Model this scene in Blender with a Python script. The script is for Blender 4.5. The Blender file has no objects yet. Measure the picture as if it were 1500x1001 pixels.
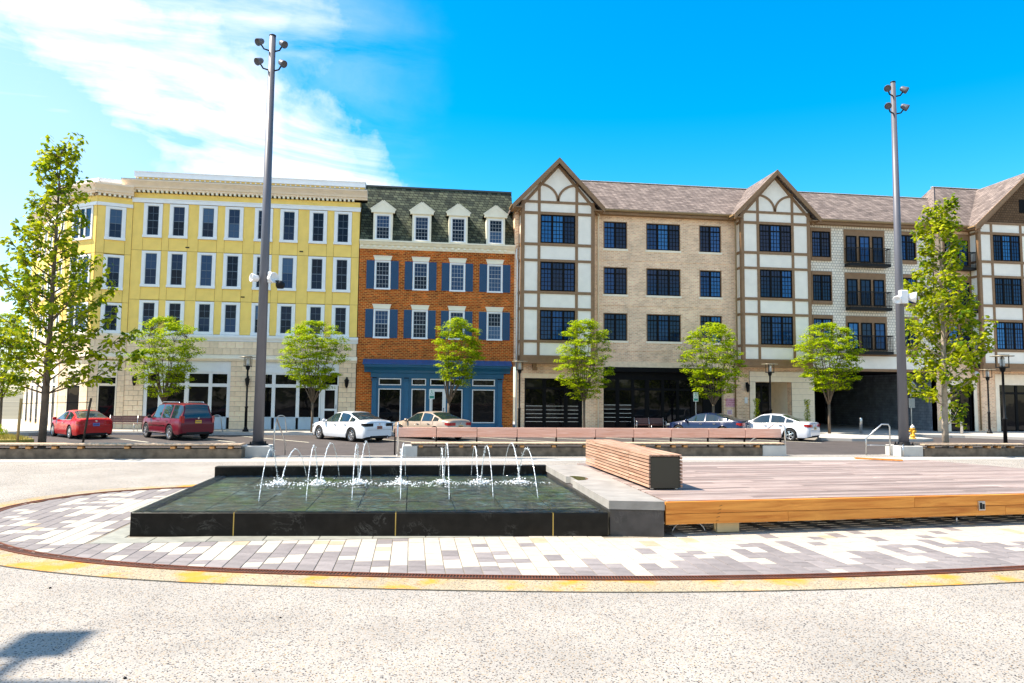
import bpy, math, random
from math import sin, cos, pi, radians, sqrt, atan2
from mathutils import Vector, Matrix
random.seed(7)
SC = bpy.context.scene
COL = SC.collection

# ------------------------------------------------------------------ camera
CAM_H = 1.70
yaw, pitch, roll = radians(7.9), radians(4.27), radians(0.57)
fw = Vector((sin(yaw)*cos(pitch), cos(yaw)*cos(pitch), sin(pitch)))
rt0 = Vector((cos(yaw), -sin(yaw), 0)); up0 = rt0.cross(fw)
rt = rt0*cos(roll) + up0*sin(roll); up = up0*cos(roll) - rt0*sin(roll)
cd = bpy.data.cameras.new('camera'); cam = bpy.data.objects.new('camera', cd); COL.objects.link(cam)
R3 = Matrix((rt, up, -fw)).transposed()
cam.matrix_world = Matrix.Translation((0, 0, CAM_H)) @ R3.to_4x4()
cd.sensor_fit = 'HORIZONTAL'; cd.sensor_width = 36; cd.lens = 1050/1500*36
cd.clip_start = 0.05; cd.clip_end = 3000
SC.camera = cam

# ------------------------------------------------------------------ light
SUN_EL, SUN_AZ = radians(56), radians(-82)      # azimuth from +Y towards +X
EXPOSURE = 2.5
SKY_STRENGTH = 0.15
sd = bpy.data.lights.new('sun', 'SUN'); sun = bpy.data.objects.new('sun', sd); COL.objects.link(sun)
sd.energy = 2.0; sd.angle = radians(0.53); sd.color = (1.0, 0.90, 0.76)
sv = Vector((sin(SUN_AZ)*cos(SUN_EL), cos(SUN_AZ)*cos(SUN_EL), sin(SUN_EL)))
sun.rotation_euler = (-sv).to_track_quat('-Z', 'Y').to_euler(); sun.location = sv*60
w = bpy.data.worlds.new('World'); SC.world = w; w.use_nodes = True
nt = w.node_tree; N = nt.nodes; L = nt.links
bg = N['Background']; bg.inputs[1].default_value = SKY_STRENGTH
sky = N.new('ShaderNodeTexSky'); sky.sky_type = 'NISHITA'; sky.sun_disc = False
sky.sun_elevation = SUN_EL; sky.sun_rotation = SUN_AZ; sky.altitude = 100
sky.air_density = 1.0; sky.dust_density = 0.25; sky.ozone_density = 3.0
hs = N.new('ShaderNodeHueSaturation'); hs.inputs['Saturation'].default_value = 1.5; hs.inputs['Hue'].default_value = 0.487
hs.inputs['Value'].default_value = 0.345
L.new(sky.outputs[0], hs.inputs['Color'])
# cirrus clouds: stretched noise, thickest high in the west
tc = N.new('ShaderNodeTexCoord')
dn_ = N.new('ShaderNodeTexNoise'); dn_.inputs['Scale'].default_value = 5.5; dn_.inputs['Detail'].default_value = 7; dn_.inputs['Roughness'].default_value = .6; L.new(tc.outputs['Generated'], dn_.inputs['Vector'])
ds_ = N.new('ShaderNodeVectorMath'); ds_.operation = 'SUBTRACT'; L.new(dn_.outputs['Color'], ds_.inputs[0]); ds_.inputs[1].default_value = (.5, .5, .5)
dm_ = N.new('ShaderNodeVectorMath'); dm_.operation = 'SCALE'; L.new(ds_.outputs[0], dm_.inputs[0]); dm_.inputs['Scale'].default_value = .20
da_ = N.new('ShaderNodeVectorMath'); da_.operation = 'ADD'; L.new(tc.outputs['Generated'], da_.inputs[0]); L.new(dm_.outputs[0], da_.inputs[1])
dnn = N.new('ShaderNodeVectorMath'); dnn.operation = 'NORMALIZE'; L.new(da_.outputs[0], dnn.inputs[0])
def dirmask(v, lo, hi):
    d = N.new('ShaderNodeVectorMath'); d.operation = 'DOT_PRODUCT'
    L.new(dnn.outputs[0], d.inputs[0]); d.inputs[1].default_value = Vector(v).normalized()
    m = N.new('ShaderNodeMapRange'); m.interpolation_type = 'SMOOTHSTEP'
    m.inputs['From Min'].default_value = lo; m.inputs['From Max'].default_value = hi
    L.new(d.outputs['Value'], m.inputs['Value']); return m.outputs['Result']
def math2(op, a, b):
    m = N.new('ShaderNodeMath'); m.operation = op
    for i, q in enumerate((a, b)):
        if isinstance(q, (int, float)): m.inputs[i].default_value = q
        else: L.new(q, m.inputs[i])
    return m.outputs[0]
mp = N.new('ShaderNodeMapping'); mp.inputs['Rotation'].default_value = (0.0, 0.75, 0.1); mp.inputs['Scale'].default_value = (0.7, 1.0, 2.9)
L.new(tc.outputs['Generated'], mp.inputs['Vector'])
n1 = N.new('ShaderNodeTexNoise'); n1.inputs['Scale'].default_value = 3.6; n1.inputs['Detail'].default_value = 9; n1.inputs['Roughness'].default_value = 0.58; n1.inputs['Distortion'].default_value = 0.9
L.new(mp.outputs[0], n1.inputs['Vector'])
CLOUD_BLOBS = []
def pixdir(px, py): return (fw*1050 + rt*(px-750) - up*(py-500.5)).normalized()
cover = None
for px, py, lo, hi, amt in ((40, -40, .989, .9995, .8), (130, 30, .991, .9995, .9), (215, 90, .991, .9995, 1.0), (300, 150, .990, .9995, 1.05), (360, 215, .991, .9996, 1.1), (440, 235, .993, .9997, 1.0),
                            (505, 250, .996, .9998, .8), (270, 245, .995, .9998, .7), (10, 150, .994, .9997, .6), (390, 50, .992, .9993, .55), (310, -20, .988, .999, .66), (-420, -260, .93, .995, .9)):
    m = math2('MULTIPLY', dirmask(pixdir(px, py), lo, hi), amt)
    cover = m if cover is None else math2('MAXIMUM', cover, m)
nz = N.new('ShaderNodeMapRange'); nz.inputs['From Min'].default_value = 0.36; nz.inputs['From Max'].default_value = 0.66
L.new(n1.outputs['Fac'], nz.inputs['Value'])
er = math2('MULTIPLY', math2('SUBTRACT', n1.outputs['Fac'], 0.5), 3.4)
thick = math2('MINIMUM', math2('MAXIMUM', math2('ADD', math2('SUBTRACT', math2('MULTIPLY', cover, 1.35), 0.42), math2('MULTIPLY', er, math2('MULTIPLY', cover, 1.1))), 0.0), 0.93)
veil = math2('MULTIPLY', dirmask(pixdir(-150, 420), .86, .985), 0.42)
thin = math2('MULTIPLY', dirmask(pixdir(120, 150), .90, .99), math2('MULTIPLY', nz.outputs['Result'], 0.34))
# unseen cirrus added outside the frame to whiten the fill light, denser westwards
n2 = N.new('ShaderNodeTexNoise'); n2.inputs['Scale'].default_value = 1.7; n2.inputs['Detail'].default_value = 8; n2.inputs['Distortion'].default_value = .8
L.new(mp.outputs[0], n2.inputs['Vector'])
sc2 = N.new('ShaderNodeMapRange'); sc2.inputs['From Min'].default_value = .36; sc2.inputs['From Max'].default_value = .66; sc2.inputs['To Max'].default_value = .85
L.new(n2.outputs['Fac'], sc2.inputs['Value'])
west = math2('MULTIPLY', math2('SUBTRACT', 1.0, dirmask(pixdir(900, 300), -.15, .62)), sc2.outputs['Result'])
thick = math2('MINIMUM', math2('MAXIMUM', math2('MAXIMUM', thick, west), math2('MAXIMUM', veil, thin)), 1.0)
mx = N.new('ShaderNodeMix'); mx.data_type = 'RGBA'
L.new(thick, mx.inputs[0]); L.new(hs.outputs[0], mx.inputs[6]); mx.inputs[7].default_value = (1.60, 1.60, 1.60, 1)
L.new(mx.outputs[2], bg.inputs[0])
vs = SC.view_settings; vs.view_transform = 'Standard'; vs.look = 'None'; vs.gamma = 1; vs.exposure = EXPOSURE; vs.use_curve_mapping = False
SC.cycles.max_bounces = 8; SC.cycles.transparent_max_bounces = 16; SC.cycles.use_denoising = True
SC.cycles.sample_clamp_indirect = 8

# ------------------------------------------------------------------ materials
MATS = {}
def M(name, col, rough=.6, metal=0., var=.12, vs=2.5, bump=0., bs=60., spec=.5, rnd=0., coat=0., dirt=0.):
    if name in MATS: return MATS[name]
    m = bpy.data.materials.new(name); m.use_nodes = True; MATS[name] = m
    nt = m.node_tree; N = nt.nodes; L = nt.links; b = N['Principled BSDF']
    b.inputs['Roughness'].default_value = rough; b.inputs['Metallic'].default_value = metal
    b.inputs['Specular IOR Level'].default_value = spec
    if coat: b.inputs['Coat Weight'].default_value = coat; b.inputs['Coat Roughness'].default_value = .03
    tc = N.new('ShaderNodeTexCoord'); n = N.new('ShaderNodeTexNoise'); n.inputs['Scale'].default_value = vs; n.inputs['Detail'].default_value = 6
    L.new(tc.outputs['Object'], n.inputs['Vector'])
    r = N.new('ShaderNodeMapRange'); r.inputs['From Min'].default_value = .3; r.inputs['From Max'].default_value = .7
    r.inputs['To Min'].default_value = 1-var; r.inputs['To Max'].default_value = 1+var
    L.new(n.outputs['Fac'], r.inputs['Value']); f = r.outputs[0]
    if rnd:
        oi = N.new('ShaderNodeObjectInfo'); r2 = N.new('ShaderNodeMapRange'); r2.inputs['To Min'].default_value = 1-rnd; r2.inputs['To Max'].default_value = 1+rnd
        L.new(oi.outputs['Random'], r2.inputs['Value']); q = N.new('ShaderNodeMath'); q.operation = 'MULTIPLY'
        L.new(f, q.inputs[0]); L.new(r2.outputs[0], q.inputs[1]); f = q.outputs[0]
    v = N.new('ShaderNodeVectorMath'); v.operation = 'SCALE'; v.inputs[0].default_value = col[:3]; L.new(f, v.inputs['Scale'])
    L.new(v.outputs[0], b.inputs['Base Color'])
    if bump:
        n2 = N.new('ShaderNodeTexNoise'); n2.inputs['Scale'].default_value = bs; n2.inputs['Detail'].default_value = 3; L.new(tc.outputs['Object'], n2.inputs['Vector'])
        bp = N.new('ShaderNodeBump'); bp.inputs['Strength'].default_value = bump; bp.inputs['Distance'].default_value = .01
        L.new(n2.outputs['Fac'], bp.inputs['Height']); L.new(bp.outputs[0], b.inputs['Normal'])
    return m
def M_brick(name, c1, c2, mortar, bw=.21, rh=.075, ms=.012, off=.5, rough=.85, bump=.6, scale=1., noise=.35, sloped=False):
    m = bpy.data.materials.new(name); m.use_nodes = True; MATS[name] = m
    nt = m.node_tree; N = nt.nodes; L = nt.links; b = N['Principled BSDF']; b.inputs['Roughness'].default_value = rough; b.inputs['Specular IOR Level'].default_value = .2
    g = N.new('ShaderNodeNewGeometry'); s = N.new('ShaderNodeSeparateXYZ'); L.new(g.outputs['Position'], s.inputs[0])
    a = N.new('ShaderNodeMath'); a.operation = 'ADD'; L.new(s.outputs['X'], a.inputs[0]); L.new(s.outputs['Y'], a.inputs[1])
    c = N.new('ShaderNodeCombineXYZ'); L.new((s.outputs['X'] if sloped else a.outputs[0]), c.inputs['X']); L.new(s.outputs['Z'], c.inputs['Y'])
    if sloped: L.new(a.outputs[0], c.inputs['X'])
    t = N.new('ShaderNodeTexBrick'); L.new(c.outputs[0], t.inputs['Vector'])
    t.inputs['Color1'].default_value = (*c1, 1); t.inputs['Color2'].default_value = (*c2, 1); t.inputs['Mortar'].default_value = (*mortar, 1)
    t.inputs['Scale'].default_value = scale; t.inputs['Mortar Size'].default_value = ms; t.inputs['Brick Width'].default_value = bw; t.inputs['Row Height'].default_value = rh
    t.offset = off; t.inputs['Bias'].default_value = 0.0; t.inputs['Mortar Smooth'].default_value = .15
    n = N.new('ShaderNodeTexNoise'); n.inputs['Scale'].default_value = 1.3; n.inputs['Detail'].default_value = 8; n.inputs['Roughness'].default_value = .7; L.new(g.outputs['Position'], n.inputs['Vector'])
    r = N.new('ShaderNodeMapRange'); r.inputs['From Min'].default_value = .3; r.inputs['From Max'].default_value = .7; r.inputs['To Min'].default_value = 1-noise; r.inputs['To Max'].default_value = 1+noise
    L.new(n.outputs['Fac'], r.inputs['Value'])
    v = N.new('ShaderNodeVectorMath'); v.operation = 'SCALE'; L.new(t.outputs['Color'], v.inputs[0]); L.new(r.outputs[0], v.inputs['Scale']); L.new(v.outputs[0], b.inputs['Base Color'])
    iv = N.new('ShaderNodeMath'); iv.operation = 'SUBTRACT'; iv.inputs[0].default_value = 1; L.new(t.outputs['Fac'], iv.inputs[1])
    bp = N.new('ShaderNodeBump'); bp.inputs['Strength'].default_value = bump; bp.inputs['Distance'].default_value = .015; L.new(iv.outputs[0], bp.inputs['Height']); L.new(bp.outputs[0], b.inputs['Normal'])
    return m
def M_glass(name, col=(.012, .018, .028), rough=.03, var=1.5, spec=1.0):
    """window glass over a dim room, some with pale blinds drawn behind"""
    m = bpy.data.materials.new(name); m.use_nodes = True; MATS[name] = m
    nt = m.node_tree; N = nt.nodes; L = nt.links; b = N['Principled BSDF']; b.inputs['Roughness'].default_value = rough
    b.inputs['Specular IOR Level'].default_value = spec; b.inputs['IOR'].default_value = 1.6
    oi = N.new('ShaderNodeObjectInfo'); r = N.new('ShaderNodeValToRGB'); L.new(oi.outputs['Random'], r.inputs[0])
    r.color_ramp.elements[0].color = (*col, 1); r.color_ramp.elements[1].color = (col[0]*(1+3*var), col[1]*(1+2.6*var), col[2]*(1+2*var), 1); r.color_ramp.elements[0].position = .45; q_ = r.color_ramp.elements.new(.75); q_.color = (col[0]*(1+var), col[1]*(1+var), col[2]*(1+var), 1)
    L.new(r.outputs[0], b.inputs['Base Color'])
    g = N.new('ShaderNodeNewGeometry'); n = N.new('ShaderNodeTexNoise'); n.inputs['Scale'].default_value = .9; L.new(g.outputs['Position'], n.inputs['Vector'])
    bp = N.new('ShaderNodeBump'); bp.inputs['Strength'].default_value = .12; bp.inputs['Distance'].default_value = .05; L.new(n.outputs['Fac'], bp.inputs['Height']); L.new(bp.outputs[0], b.inputs['Normal'])
    return m

yellow = M('yellow_stucco', (.97, .67, .17), .8, var=.08, vs=1.6, bump=.3, bs=80, rnd=.02)
joint_y = M('stucco_joint', (.36, .22, .05), .9)
white_trim = M('white_trim', (.86, .86, .86), .5, var=.04)
cream_trim = M('cream_trim', (.90, .82, .64), .55, var=.05)
cornice_tan = M('cornice_stone', (.86, .70, .54), .6, var=.06)
limestone = M('limestone', (.97, .74, .50), .8, var=.10, vs=5, bump=.4, bs=50, rnd=.09)
limestone_pale = M('limestone_trim', (.95, .81, .62), .7, var=.06)
mortar_m = M('stone_joint', (.26, .20, .14), .9)
red_brick = M_brick('red_brick', (.64, .105, .012), (.20, .018, .006), (.58, .27, .07), .26, .105, .020)
beige_brick = M_brick('beige_brick', (.99, .64, .41), (.72, .42, .26), (.96, .76, .53), .27, .10, .018, noise=.2)
slate = M_brick('slate_roof', (.10, .115, .075), (.028, .038, .030), (.012, .014, .012), .32, .19, .02, bump=.9, sloped=True, noise=.5)
shingle = M_brick('asphalt_shingle', (.27, .215, .19), (.14, .11, .10), (.09, .07, .06), .34, .17, .016, bump=.9, sloped=True, noise=.3)
shake = M_brick('white_shake', (.95, .86, .72), (.86, .76, .62), (.28, .25, .21), .2, .19, .012, bump=.8, noise=.1)
brown_shake = M_brick('brown_shake', (.17, .10, .055), (.13, .075, .04), (.06, .035, .02), .2, .17, .012, bump=.8, noise=.1)
panel_white = M('render_panel', (.95, .87, .75), .75, var=.05, vs=1.5, bump=.2, bs=70)
timber = M('brown_timber', (.27, .15, .07), .6, var=.12, vs=4, bump=.2, bs=40)
gutter_m = M('brown_gutter', (.30, .19, .085), .45, var=.08)
black_frame = M('black_frame', (.006, .006, .007), .6, var=.1, spec=.1)
glass_up = M_glass('window_glass', (.004, .009, .020), var=5.0, spec=.14)
glass_gf = M_glass('shopfront_glass', (.004, .004, .005), var=.8, spec=.16)
glass_t = M_glass('grid_window_glass', (.003, .020, .060), var=3.2, spec=.2)  # reflected sky is put into the base colour as blue
shutter_blue = M('blue_shutter', (.006, .060, .15), .5, var=.08)
shop_blue = M('blue_shopfront', (.008, .11, .22), .45, var=.06)
seam_blue = M('blue_metal_roof', (.008, .10, .28), .35, var=.08)
pale_blue = M('pale_blue_panel', (.50, .60, .68), .5, var=.05)
white_paint = M('white_paint', (.78, .78, .78), .45, var=.04)
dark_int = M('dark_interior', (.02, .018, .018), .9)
iron = M('black_iron', (.008, .008, .009), .5, var=.1, spec=.2)
concrete = M('cast_concrete', (.36, .31, .25), .85, var=.22, vs=3, bump=.5, bs=40)
conc_light = M('pale_concrete', (.52, .50, .46), .85, var=.10, vs=3, bump=.4, bs=40)
sidewalk_m = M('sidewalk_concrete', (.40, .375, .34), .9, var=.08, vs=.8, bump=.4, bs=30)
asphalt = M('asphalt', (.062, .050, .046), .9, var=.18, vs=1.2, bump=.6, bs=50)
paint_line = M('road_paint', (.62, .58, .45), .7, var=.15, vs=6)
pole_paint = M('pole_paint', (.11, .11, .13), .45, metal=.1, var=.05)
steel = M('brushed_steel', (.55, .55, .55), .3, metal=.9, var=.08)
black_stone = M('black_granite', (.0065, .0055, .0045), .35, var=.7, vs=7, spec=.22, rnd=.1)
grey_stone = M('grey_bluestone', (.065, .055, .05), .55, var=.35, vs=5, bump=.2, bs=30)
cap_stone = M('weathered_bluestone', (.27, .25, .225), .75, var=.18, vs=4, bump=.3, bs=40)
brass = M('brass_strip', (.55, .38, .10), .45, metal=.6)
fascia_wood = None
soil = M('mulch', (.05, .03, .02), .95, var=.4, bump=.8)
grass_m = M('dry_grass', (.30, .24, .05), .95, var=.35, vs=12, bump=.8, bs=80)
leaf_y = None

def M_wood(name, c1, c2, axis=0, rough=.65, rnd=.16, gs=14.):
    m = bpy.data.materials.new(name); m.use_nodes = True; MATS[name] = m
    nt = m.node_tree; N = nt.nodes; L = nt.links; b = N['Principled BSDF']; b.inputs['Roughness'].default_value = rough; b.inputs['Specular IOR Level'].default_value = .3
    tc = N.new('ShaderNodeTexCoord'); oi = N.new('ShaderNodeObjectInfo'); ad = N.new('ShaderNodeVectorMath'); ad.operation = 'ADD'
    sc = N.new('ShaderNodeVectorMath'); sc.operation = 'SCALE'; sc.inputs[0].default_value = (31, 17, 47); L.new(oi.outputs['Random'], sc.inputs['Scale'])
    mp = N.new('ShaderNodeMapping'); s = [gs, gs, gs]; s[axis] = gs*.06; mp.inputs['Scale'].default_value = s
    L.new(tc.outputs['Object'], ad.inputs[0]); L.new(sc.outputs[0], ad.inputs[1]); L.new(ad.outputs[0], mp.inputs['Vector'])
    n = N.new('ShaderNodeTexNoise'); n.inputs['Scale'].default_value = 1.6; n.inputs['Detail'].default_value = 8; n.inputs['Roughness'].default_value = .65; n.inputs['Distortion'].default_value = .6; L.new(mp.outputs[0], n.inputs['Vector'])
    r = N.new('ShaderNodeValToRGB'); r.color_ramp.elements[0].position = .32; r.color_ramp.elements[1].position = .68
    r.color_ramp.elements[0].color = (*c1, 1); r.color_ramp.elements[1].color = (*c2, 1); L.new(n.outputs['Fac'], r.inputs[0])
    r2 = N.new('ShaderNodeMapRange'); r2.inputs['To Min'].default_value = 1-rnd; r2.inputs['To Max'].default_value = 1+rnd; L.new(oi.outputs['Random'], r2.inputs['Value'])
    v = N.new('ShaderNodeVectorMath'); v.operation = 'SCALE'; L.new(r.outputs[0], v.inputs[0]); L.new(r2.outputs[0], v.inputs['Scale']); L.new(v.outputs[0], b.inputs['Base Color'])
    bp = N.new('ShaderNodeBump'); bp.inputs['Strength'].default_value = .35; bp.inputs['Distance'].default_value = .006; L.new(n.outputs['Fac'], bp.inputs['Height']); L.new(bp.outputs[0], b.inputs['Normal'])
    return m
deck_wood = M_wood('weathered_deck', (.17, .115, .10), (.37, .30, .27), 0, rnd=.30)
fascia_wood = M_wood('cedar_fascia', (.48, .14, .018), (.84, .36, .07), 0, rnd=.12, gs=10)
slat_wood = M_wood('bench_slat_wood', (.30, .15, .09), (.52, .34, .24), 1, rnd=.2)
slat_woodx = M_wood('bench_board_wood', (.62, .32, .23), (.80, .52, .42), 0, rnd=.08)
seat_wood = M_wood('seat_wood', (.30, .15, .06), (.50, .34, .2), 0, rnd=.1)
bench_brown = M('bench_brown', (.12, .045, .035), .5, var=.15)

def M_leaf(name, c1, c2, trans=.5):
    m = bpy.data.materials.new(name); m.use_nodes = True; MATS[name] = m
    nt = m.node_tree; N = nt.nodes; L = nt.links; out = N['Material Output']; N.remove(N['Principled BSDF'])
    g = N.new('ShaderNodeNewGeometry'); n = N.new('ShaderNodeTexNoise'); n.inputs['Scale'].default_value = 2.2; n.inputs['Detail'].default_value = 4; L.new(g.outputs['Position'], n.inputs['Vector'])
    a = N.new('ShaderNodeMath'); a.operation = 'ADD'; sc = N.new('ShaderNodeMath'); sc.operation = 'MULTIPLY'; sc.inputs[1].default_value = .5
    L.new(g.outputs['Random Per Island'], sc.inputs[0]); L.new(sc.outputs[0], a.inputs[0]); L.new(n.outputs['Fac'], a.inputs[1])
    r = N.new('ShaderNodeValToRGB'); r.color_ramp.elements[0].position = .45; r.color_ramp.elements[1].position = 1.0
    r.color_ramp.elements[0].color = (*c1, 1); r.color_ramp.elements[1].color = (*c2, 1); L.new(a.outputs[0], r.inputs[0])
    d = N.new('ShaderNodeBsdfPrincipled'); d.inputs['Roughness'].default_value = .65; d.inputs['Specular IOR Level'].default_value = .12; L.new(r.outputs[0], d.inputs['Base Color'])
    t = N.new('ShaderNodeBsdfTranslucent'); L.new(r.outputs[0], t.inputs['Color'])
    x = N.new('ShaderNodeMixShader'); x.inputs[0].default_value = trans; L.new(d.outputs[0], x.inputs[1]); L.new(t.outputs[0], x.inputs[2]); L.new(x.outputs[0], out.inputs['Surface'])
    return m
leaf_z = M_leaf('zelkova_leaf', (.10, .22, .003), (.54, .62, .004))
leaf_t = M_leaf('tulip_leaf', (.06, .15, .004), (.50, .52, .010))
bark = M('bark', (.13, .095, .065), .9, var=.3, vs=8, bump=.6, bs=30)
bark_pale = M('pale_bark', (.36, .29, .22), .9, var=.3, vs=8, bump=.6, bs=30)

def add_veins(m, col, lo=.485, hi=.50, scale=1.8):
    nt = m.node_tree; N = nt.nodes; L = nt.links; b = N['Principled BSDF']; src = b.inputs['Base Color'].links[0].from_socket
    g = N.new('ShaderNodeNewGeometry'); n = N.new('ShaderNodeTexNoise'); n.inputs['Scale'].default_value = scale; n.inputs['Detail'].default_value = 10; n.inputs['Roughness'].default_value = .7; n.inputs['Distortion'].default_value = 1.5; L.new(g.outputs['Position'], n.inputs['Vector'])
    a = N.new('ShaderNodeMapRange'); a.inputs['From Min'].default_value = lo; a.inputs['From Max'].default_value = hi; L.new(n.outputs['Fac'], a.inputs['Value'])
    c = N.new('ShaderNodeMapRange'); c.inputs['From Min'].default_value = hi+.015; c.inputs['From Max'].default_value = hi; L.new(n.outputs['Fac'], c.inputs['Value'])
    q = N.new('ShaderNodeMath'); q.operation = 'MULTIPLY'; L.new(a.outputs[0], q.inputs[0]); L.new(c.outputs[0], q.inputs[1])
    n2 = N.new('ShaderNodeTexNoise'); n2.inputs['Scale'].default_value = 2.3; L.new(g.outputs['Position'], n2.inputs['Vector']); r = N.new('ShaderNodeMapRange'); r.inputs['From Min'].default_value = .5; r.inputs['From Max'].default_value = .65; r.inputs['To Max'].default_value = .55; L.new(n2.outputs['Fac'], r.inputs['Value'])
    q2 = N.new('ShaderNodeMath'); q2.operation = 'MULTIPLY'; L.new(q.outputs[0], q2.inputs[0]); L.new(r.outputs[0], q2.inputs[1])
    x = N.new('ShaderNodeMix'); x.data_type = 'RGBA'; L.new(q2.outputs[0], x.inputs[0]); L.new(src, x.inputs[6]); x.inputs[7].default_value = (*col, 1); L.new(x.outputs[2], b.inputs['Base Color'])
add_veins(black_stone, (.16, .15, .13)); add_veins(grey_stone, (.30, .28, .25), scale=3.)
# ------------------------------------------------------------------ mesh helpers
class MB:
    def __init__(s): s.v = []; s.f = []; s.sm = []
    def _add(s, vs, fs, smooth=False):
        o = len(s.v); s.v += [tuple(p) for p in vs]; s.f += [tuple(i+o for i in f) for f in fs]; s.sm += [smooth]*len(fs); return s
    def box(s, x0, x1, y0, y1, z0, z1):
        return s._add([(x0,y0,z0),(x1,y0,z0),(x1,y1,z0),(x0,y1,z0),(x0,y0,z1),(x1,y0,z1),(x1,y1,z1),(x0,y1,z1)],
                      [(0,3,2,1),(4,5,6,7),(0,1,5,4),(1,2,6,5),(2,3,7,6),(3,0,4,7)])
    def bbox(s, x0, x1, y0, y1, z0, z1, b=.01):
        """box with chamfered top edges"""
        vs = [(x0,y0,z0),(x1,y0,z0),(x1,y1,z0),(x0,y1,z0),(x0,y0,z1-b),(x1,y0,z1-b),(x1,y1,z1-b),(x0,y1,z1-b),(x0+b,y0+b,z1),(x1-b,y0+b,z1),(x1-b,y1-b,z1),(x0+b,y1-b,z1)]
        return s._add(vs, [(0,3,2,1),(8,9,10,11)]+[(i,(i+1)%4,4+(i+1)%4,4+i) for i in range(4)]+[(4+i,4+(i+1)%4,8+(i+1)%4,8+i) for i in range(4)])
    def bar(s, p, q, wd, h=None, upv=(0,0,1)):
        p, q = Vector(p), Vector(q); h = h or wd; d = (q-p).normalized(); u = Vector(upv)
        if abs(d.dot(u)) > .95: u = Vector((0,1,0))
        a = d.cross(u).normalized()*wd/2; b = a.cross(d).normalized()*h/2
        vs = [e+i*a+j*b for e in (p,q) for i,j in ((-1,-1),(1,-1),(1,1),(-1,1))]
        return s._add(vs, [(0,1,2,3),(7,6,5,4)]+[(i,4+i,4+(i+1)%4,(i+1)%4) for i in range(4)])
    def tube(s, pts, rad, n=8, cap=True, smooth=True):
        pts = [Vector(p) for p in pts]; k = len(pts); rad = rad if isinstance(rad, (list, tuple)) else [rad]*k; vs = []; fs = []
        ref = None
        for i, p in enumerate(pts):
            d = (pts[min(i+1,k-1)]-pts[max(i-1,0)]).normalized()
            if ref is None: ref = Vector((1,0,0)) if abs(d.x) < .9 else Vector((0,1,0))
            a = (ref - d*ref.dot(d)).normalized(); ref = a; b = d.cross(a)
            vs += [p+(a*cos(2*pi*j/n)+b*sin(2*pi*j/n))*rad[i] for j in range(n)]
        for i in range(k-1): fs += [(i*n+j, i*n+(j+1)%n, (i+1)*n+(j+1)%n, (i+1)*n+j) for j in range(n)]
        s._add(vs, fs, smooth)
        if cap:
            o = len(s.v)-len(vs); s.f += [tuple(o+j for j in range(n))[::-1], tuple(o+(k-1)*n+j for j in range(n))]; s.sm += [False]*2
        return s
    def lathe(s, prof, n=16, c=(0,0,0), smooth=True):
        vs = []; fs = []; k = len(prof)
        for r, z in prof: vs += [(c[0]+r*cos(2*pi*j/n), c[1]+r*sin(2*pi*j/n), c[2]+z) for j in range(n)]
        for i in range(k-1): fs += [(i*n+j, i*n+(j+1)%n, (i+1)*n+(j+1)%n, (i+1)*n+j) for j in range(n)]
        s._add(vs, fs, smooth); o = len(s.v)-len(vs)
        s.f += [tuple(o+j for j in range(n))[::-1], tuple(o+(k-1)*n+j for j in range(n))]; s.sm += [False]*2
        return s
    def poly(s, pts2, a0, a1, plane='xz'):
        """extrude a polygon: 'xz' polygon from y=a0 to a1; 'xy' from z=a0 to a1; 'yz' from x=a0 to a1"""
        n = len(pts2)
        mk = {'xz': lambda p,a: (p[0],a,p[1]), 'xy': lambda p,a: (p[0],p[1],a), 'yz': lambda p,a: (a,p[0],p[1])}[plane]
        vs = [mk(p,a0) for p in pts2]+[mk(p,a1) for p in pts2]
        return s._add(vs, [tuple(range(n))[::-1], tuple(range(n,2*n))]+[(i,(i+1)%n,n+(i+1)%n,n+i) for i in range(n)])
    def quad(s, *p): return s._add(p, [tuple(range(len(p)))])
    def mesh(s, name, mat, off=(0,0,0), fix=True):
        me = bpy.data.meshes.new(name)
        me.from_pydata([(x-off[0], y-off[1], z-off[2]) for x,y,z in s.v], [], s.f)
        me.polygons.foreach_set('use_smooth', s.sm)
        if fix:
            import bmesh
            b = bmesh.new(); b.from_mesh(me); bmesh.ops.recalc_face_normals(b, faces=b.faces); b.to_mesh(me); b.free()
        me.update()
        if mat: me.materials.append(mat)
        return me
def origin_of(o):
    v = Vector((0,0,0))
    while o is not None: v += Vector(o.location); o = o.parent
    return v
def thing(name, label, cat, loc=(0,0,0), rz=0, group=None):
    o = bpy.data.objects.new(name, None); COL.objects.link(o); o.location = loc; o.rotation_euler[2] = rz
    o.empty_display_size = .2; o['label'] = label; o['category'] = cat
    if group: o['group'] = group
    return o
def part(par, name, mb, mat, world=True, kind=None, label=None):
    """a part modelled in world coordinates (world=True) or in its parent's own coordinates"""
    o = bpy.data.objects.new(name, mb.mesh(name, mat, origin_of(par) if world else (0,0,0))); COL.objects.link(o); o.parent = par
    if kind: o['kind'] = kind
    if label: o['label'] = label
    return o
def place(par, name, me, loc, rz=0):
    o = bpy.data.objects.new(name, me); COL.objects.link(o); o.parent = par
    o.location = Vector(loc)-origin_of(par); o.rotation_euler[2] = rz; return o
def sub(par, name, me, loc=(0,0,0)):
    o = bpy.data.objects.new(name, me); COL.objects.link(o); o.parent = par; o.location = loc; return o
def struct(name, mb, mat, kind='structure'):
    o = bpy.data.objects.new(name, mb.mesh(name, mat)); COL.objects.link(o); o['kind'] = kind; return o
def single(name, mb, mat, label, cat, loc, group=None):
    o = bpy.data.objects.new(name, mb.mesh(name, mat, loc)); COL.objects.link(o); o.location = loc; o['label'] = label; o['category'] = cat
    if group: o['group'] = group
    return o
def copy_tree(o, parent=None):
    c = o.copy(); COL.objects.link(c)
    if parent is not None: c.parent = parent
    for ch in list(o.children): copy_tree(ch, c)
    return c
CACHE = {}
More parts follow.
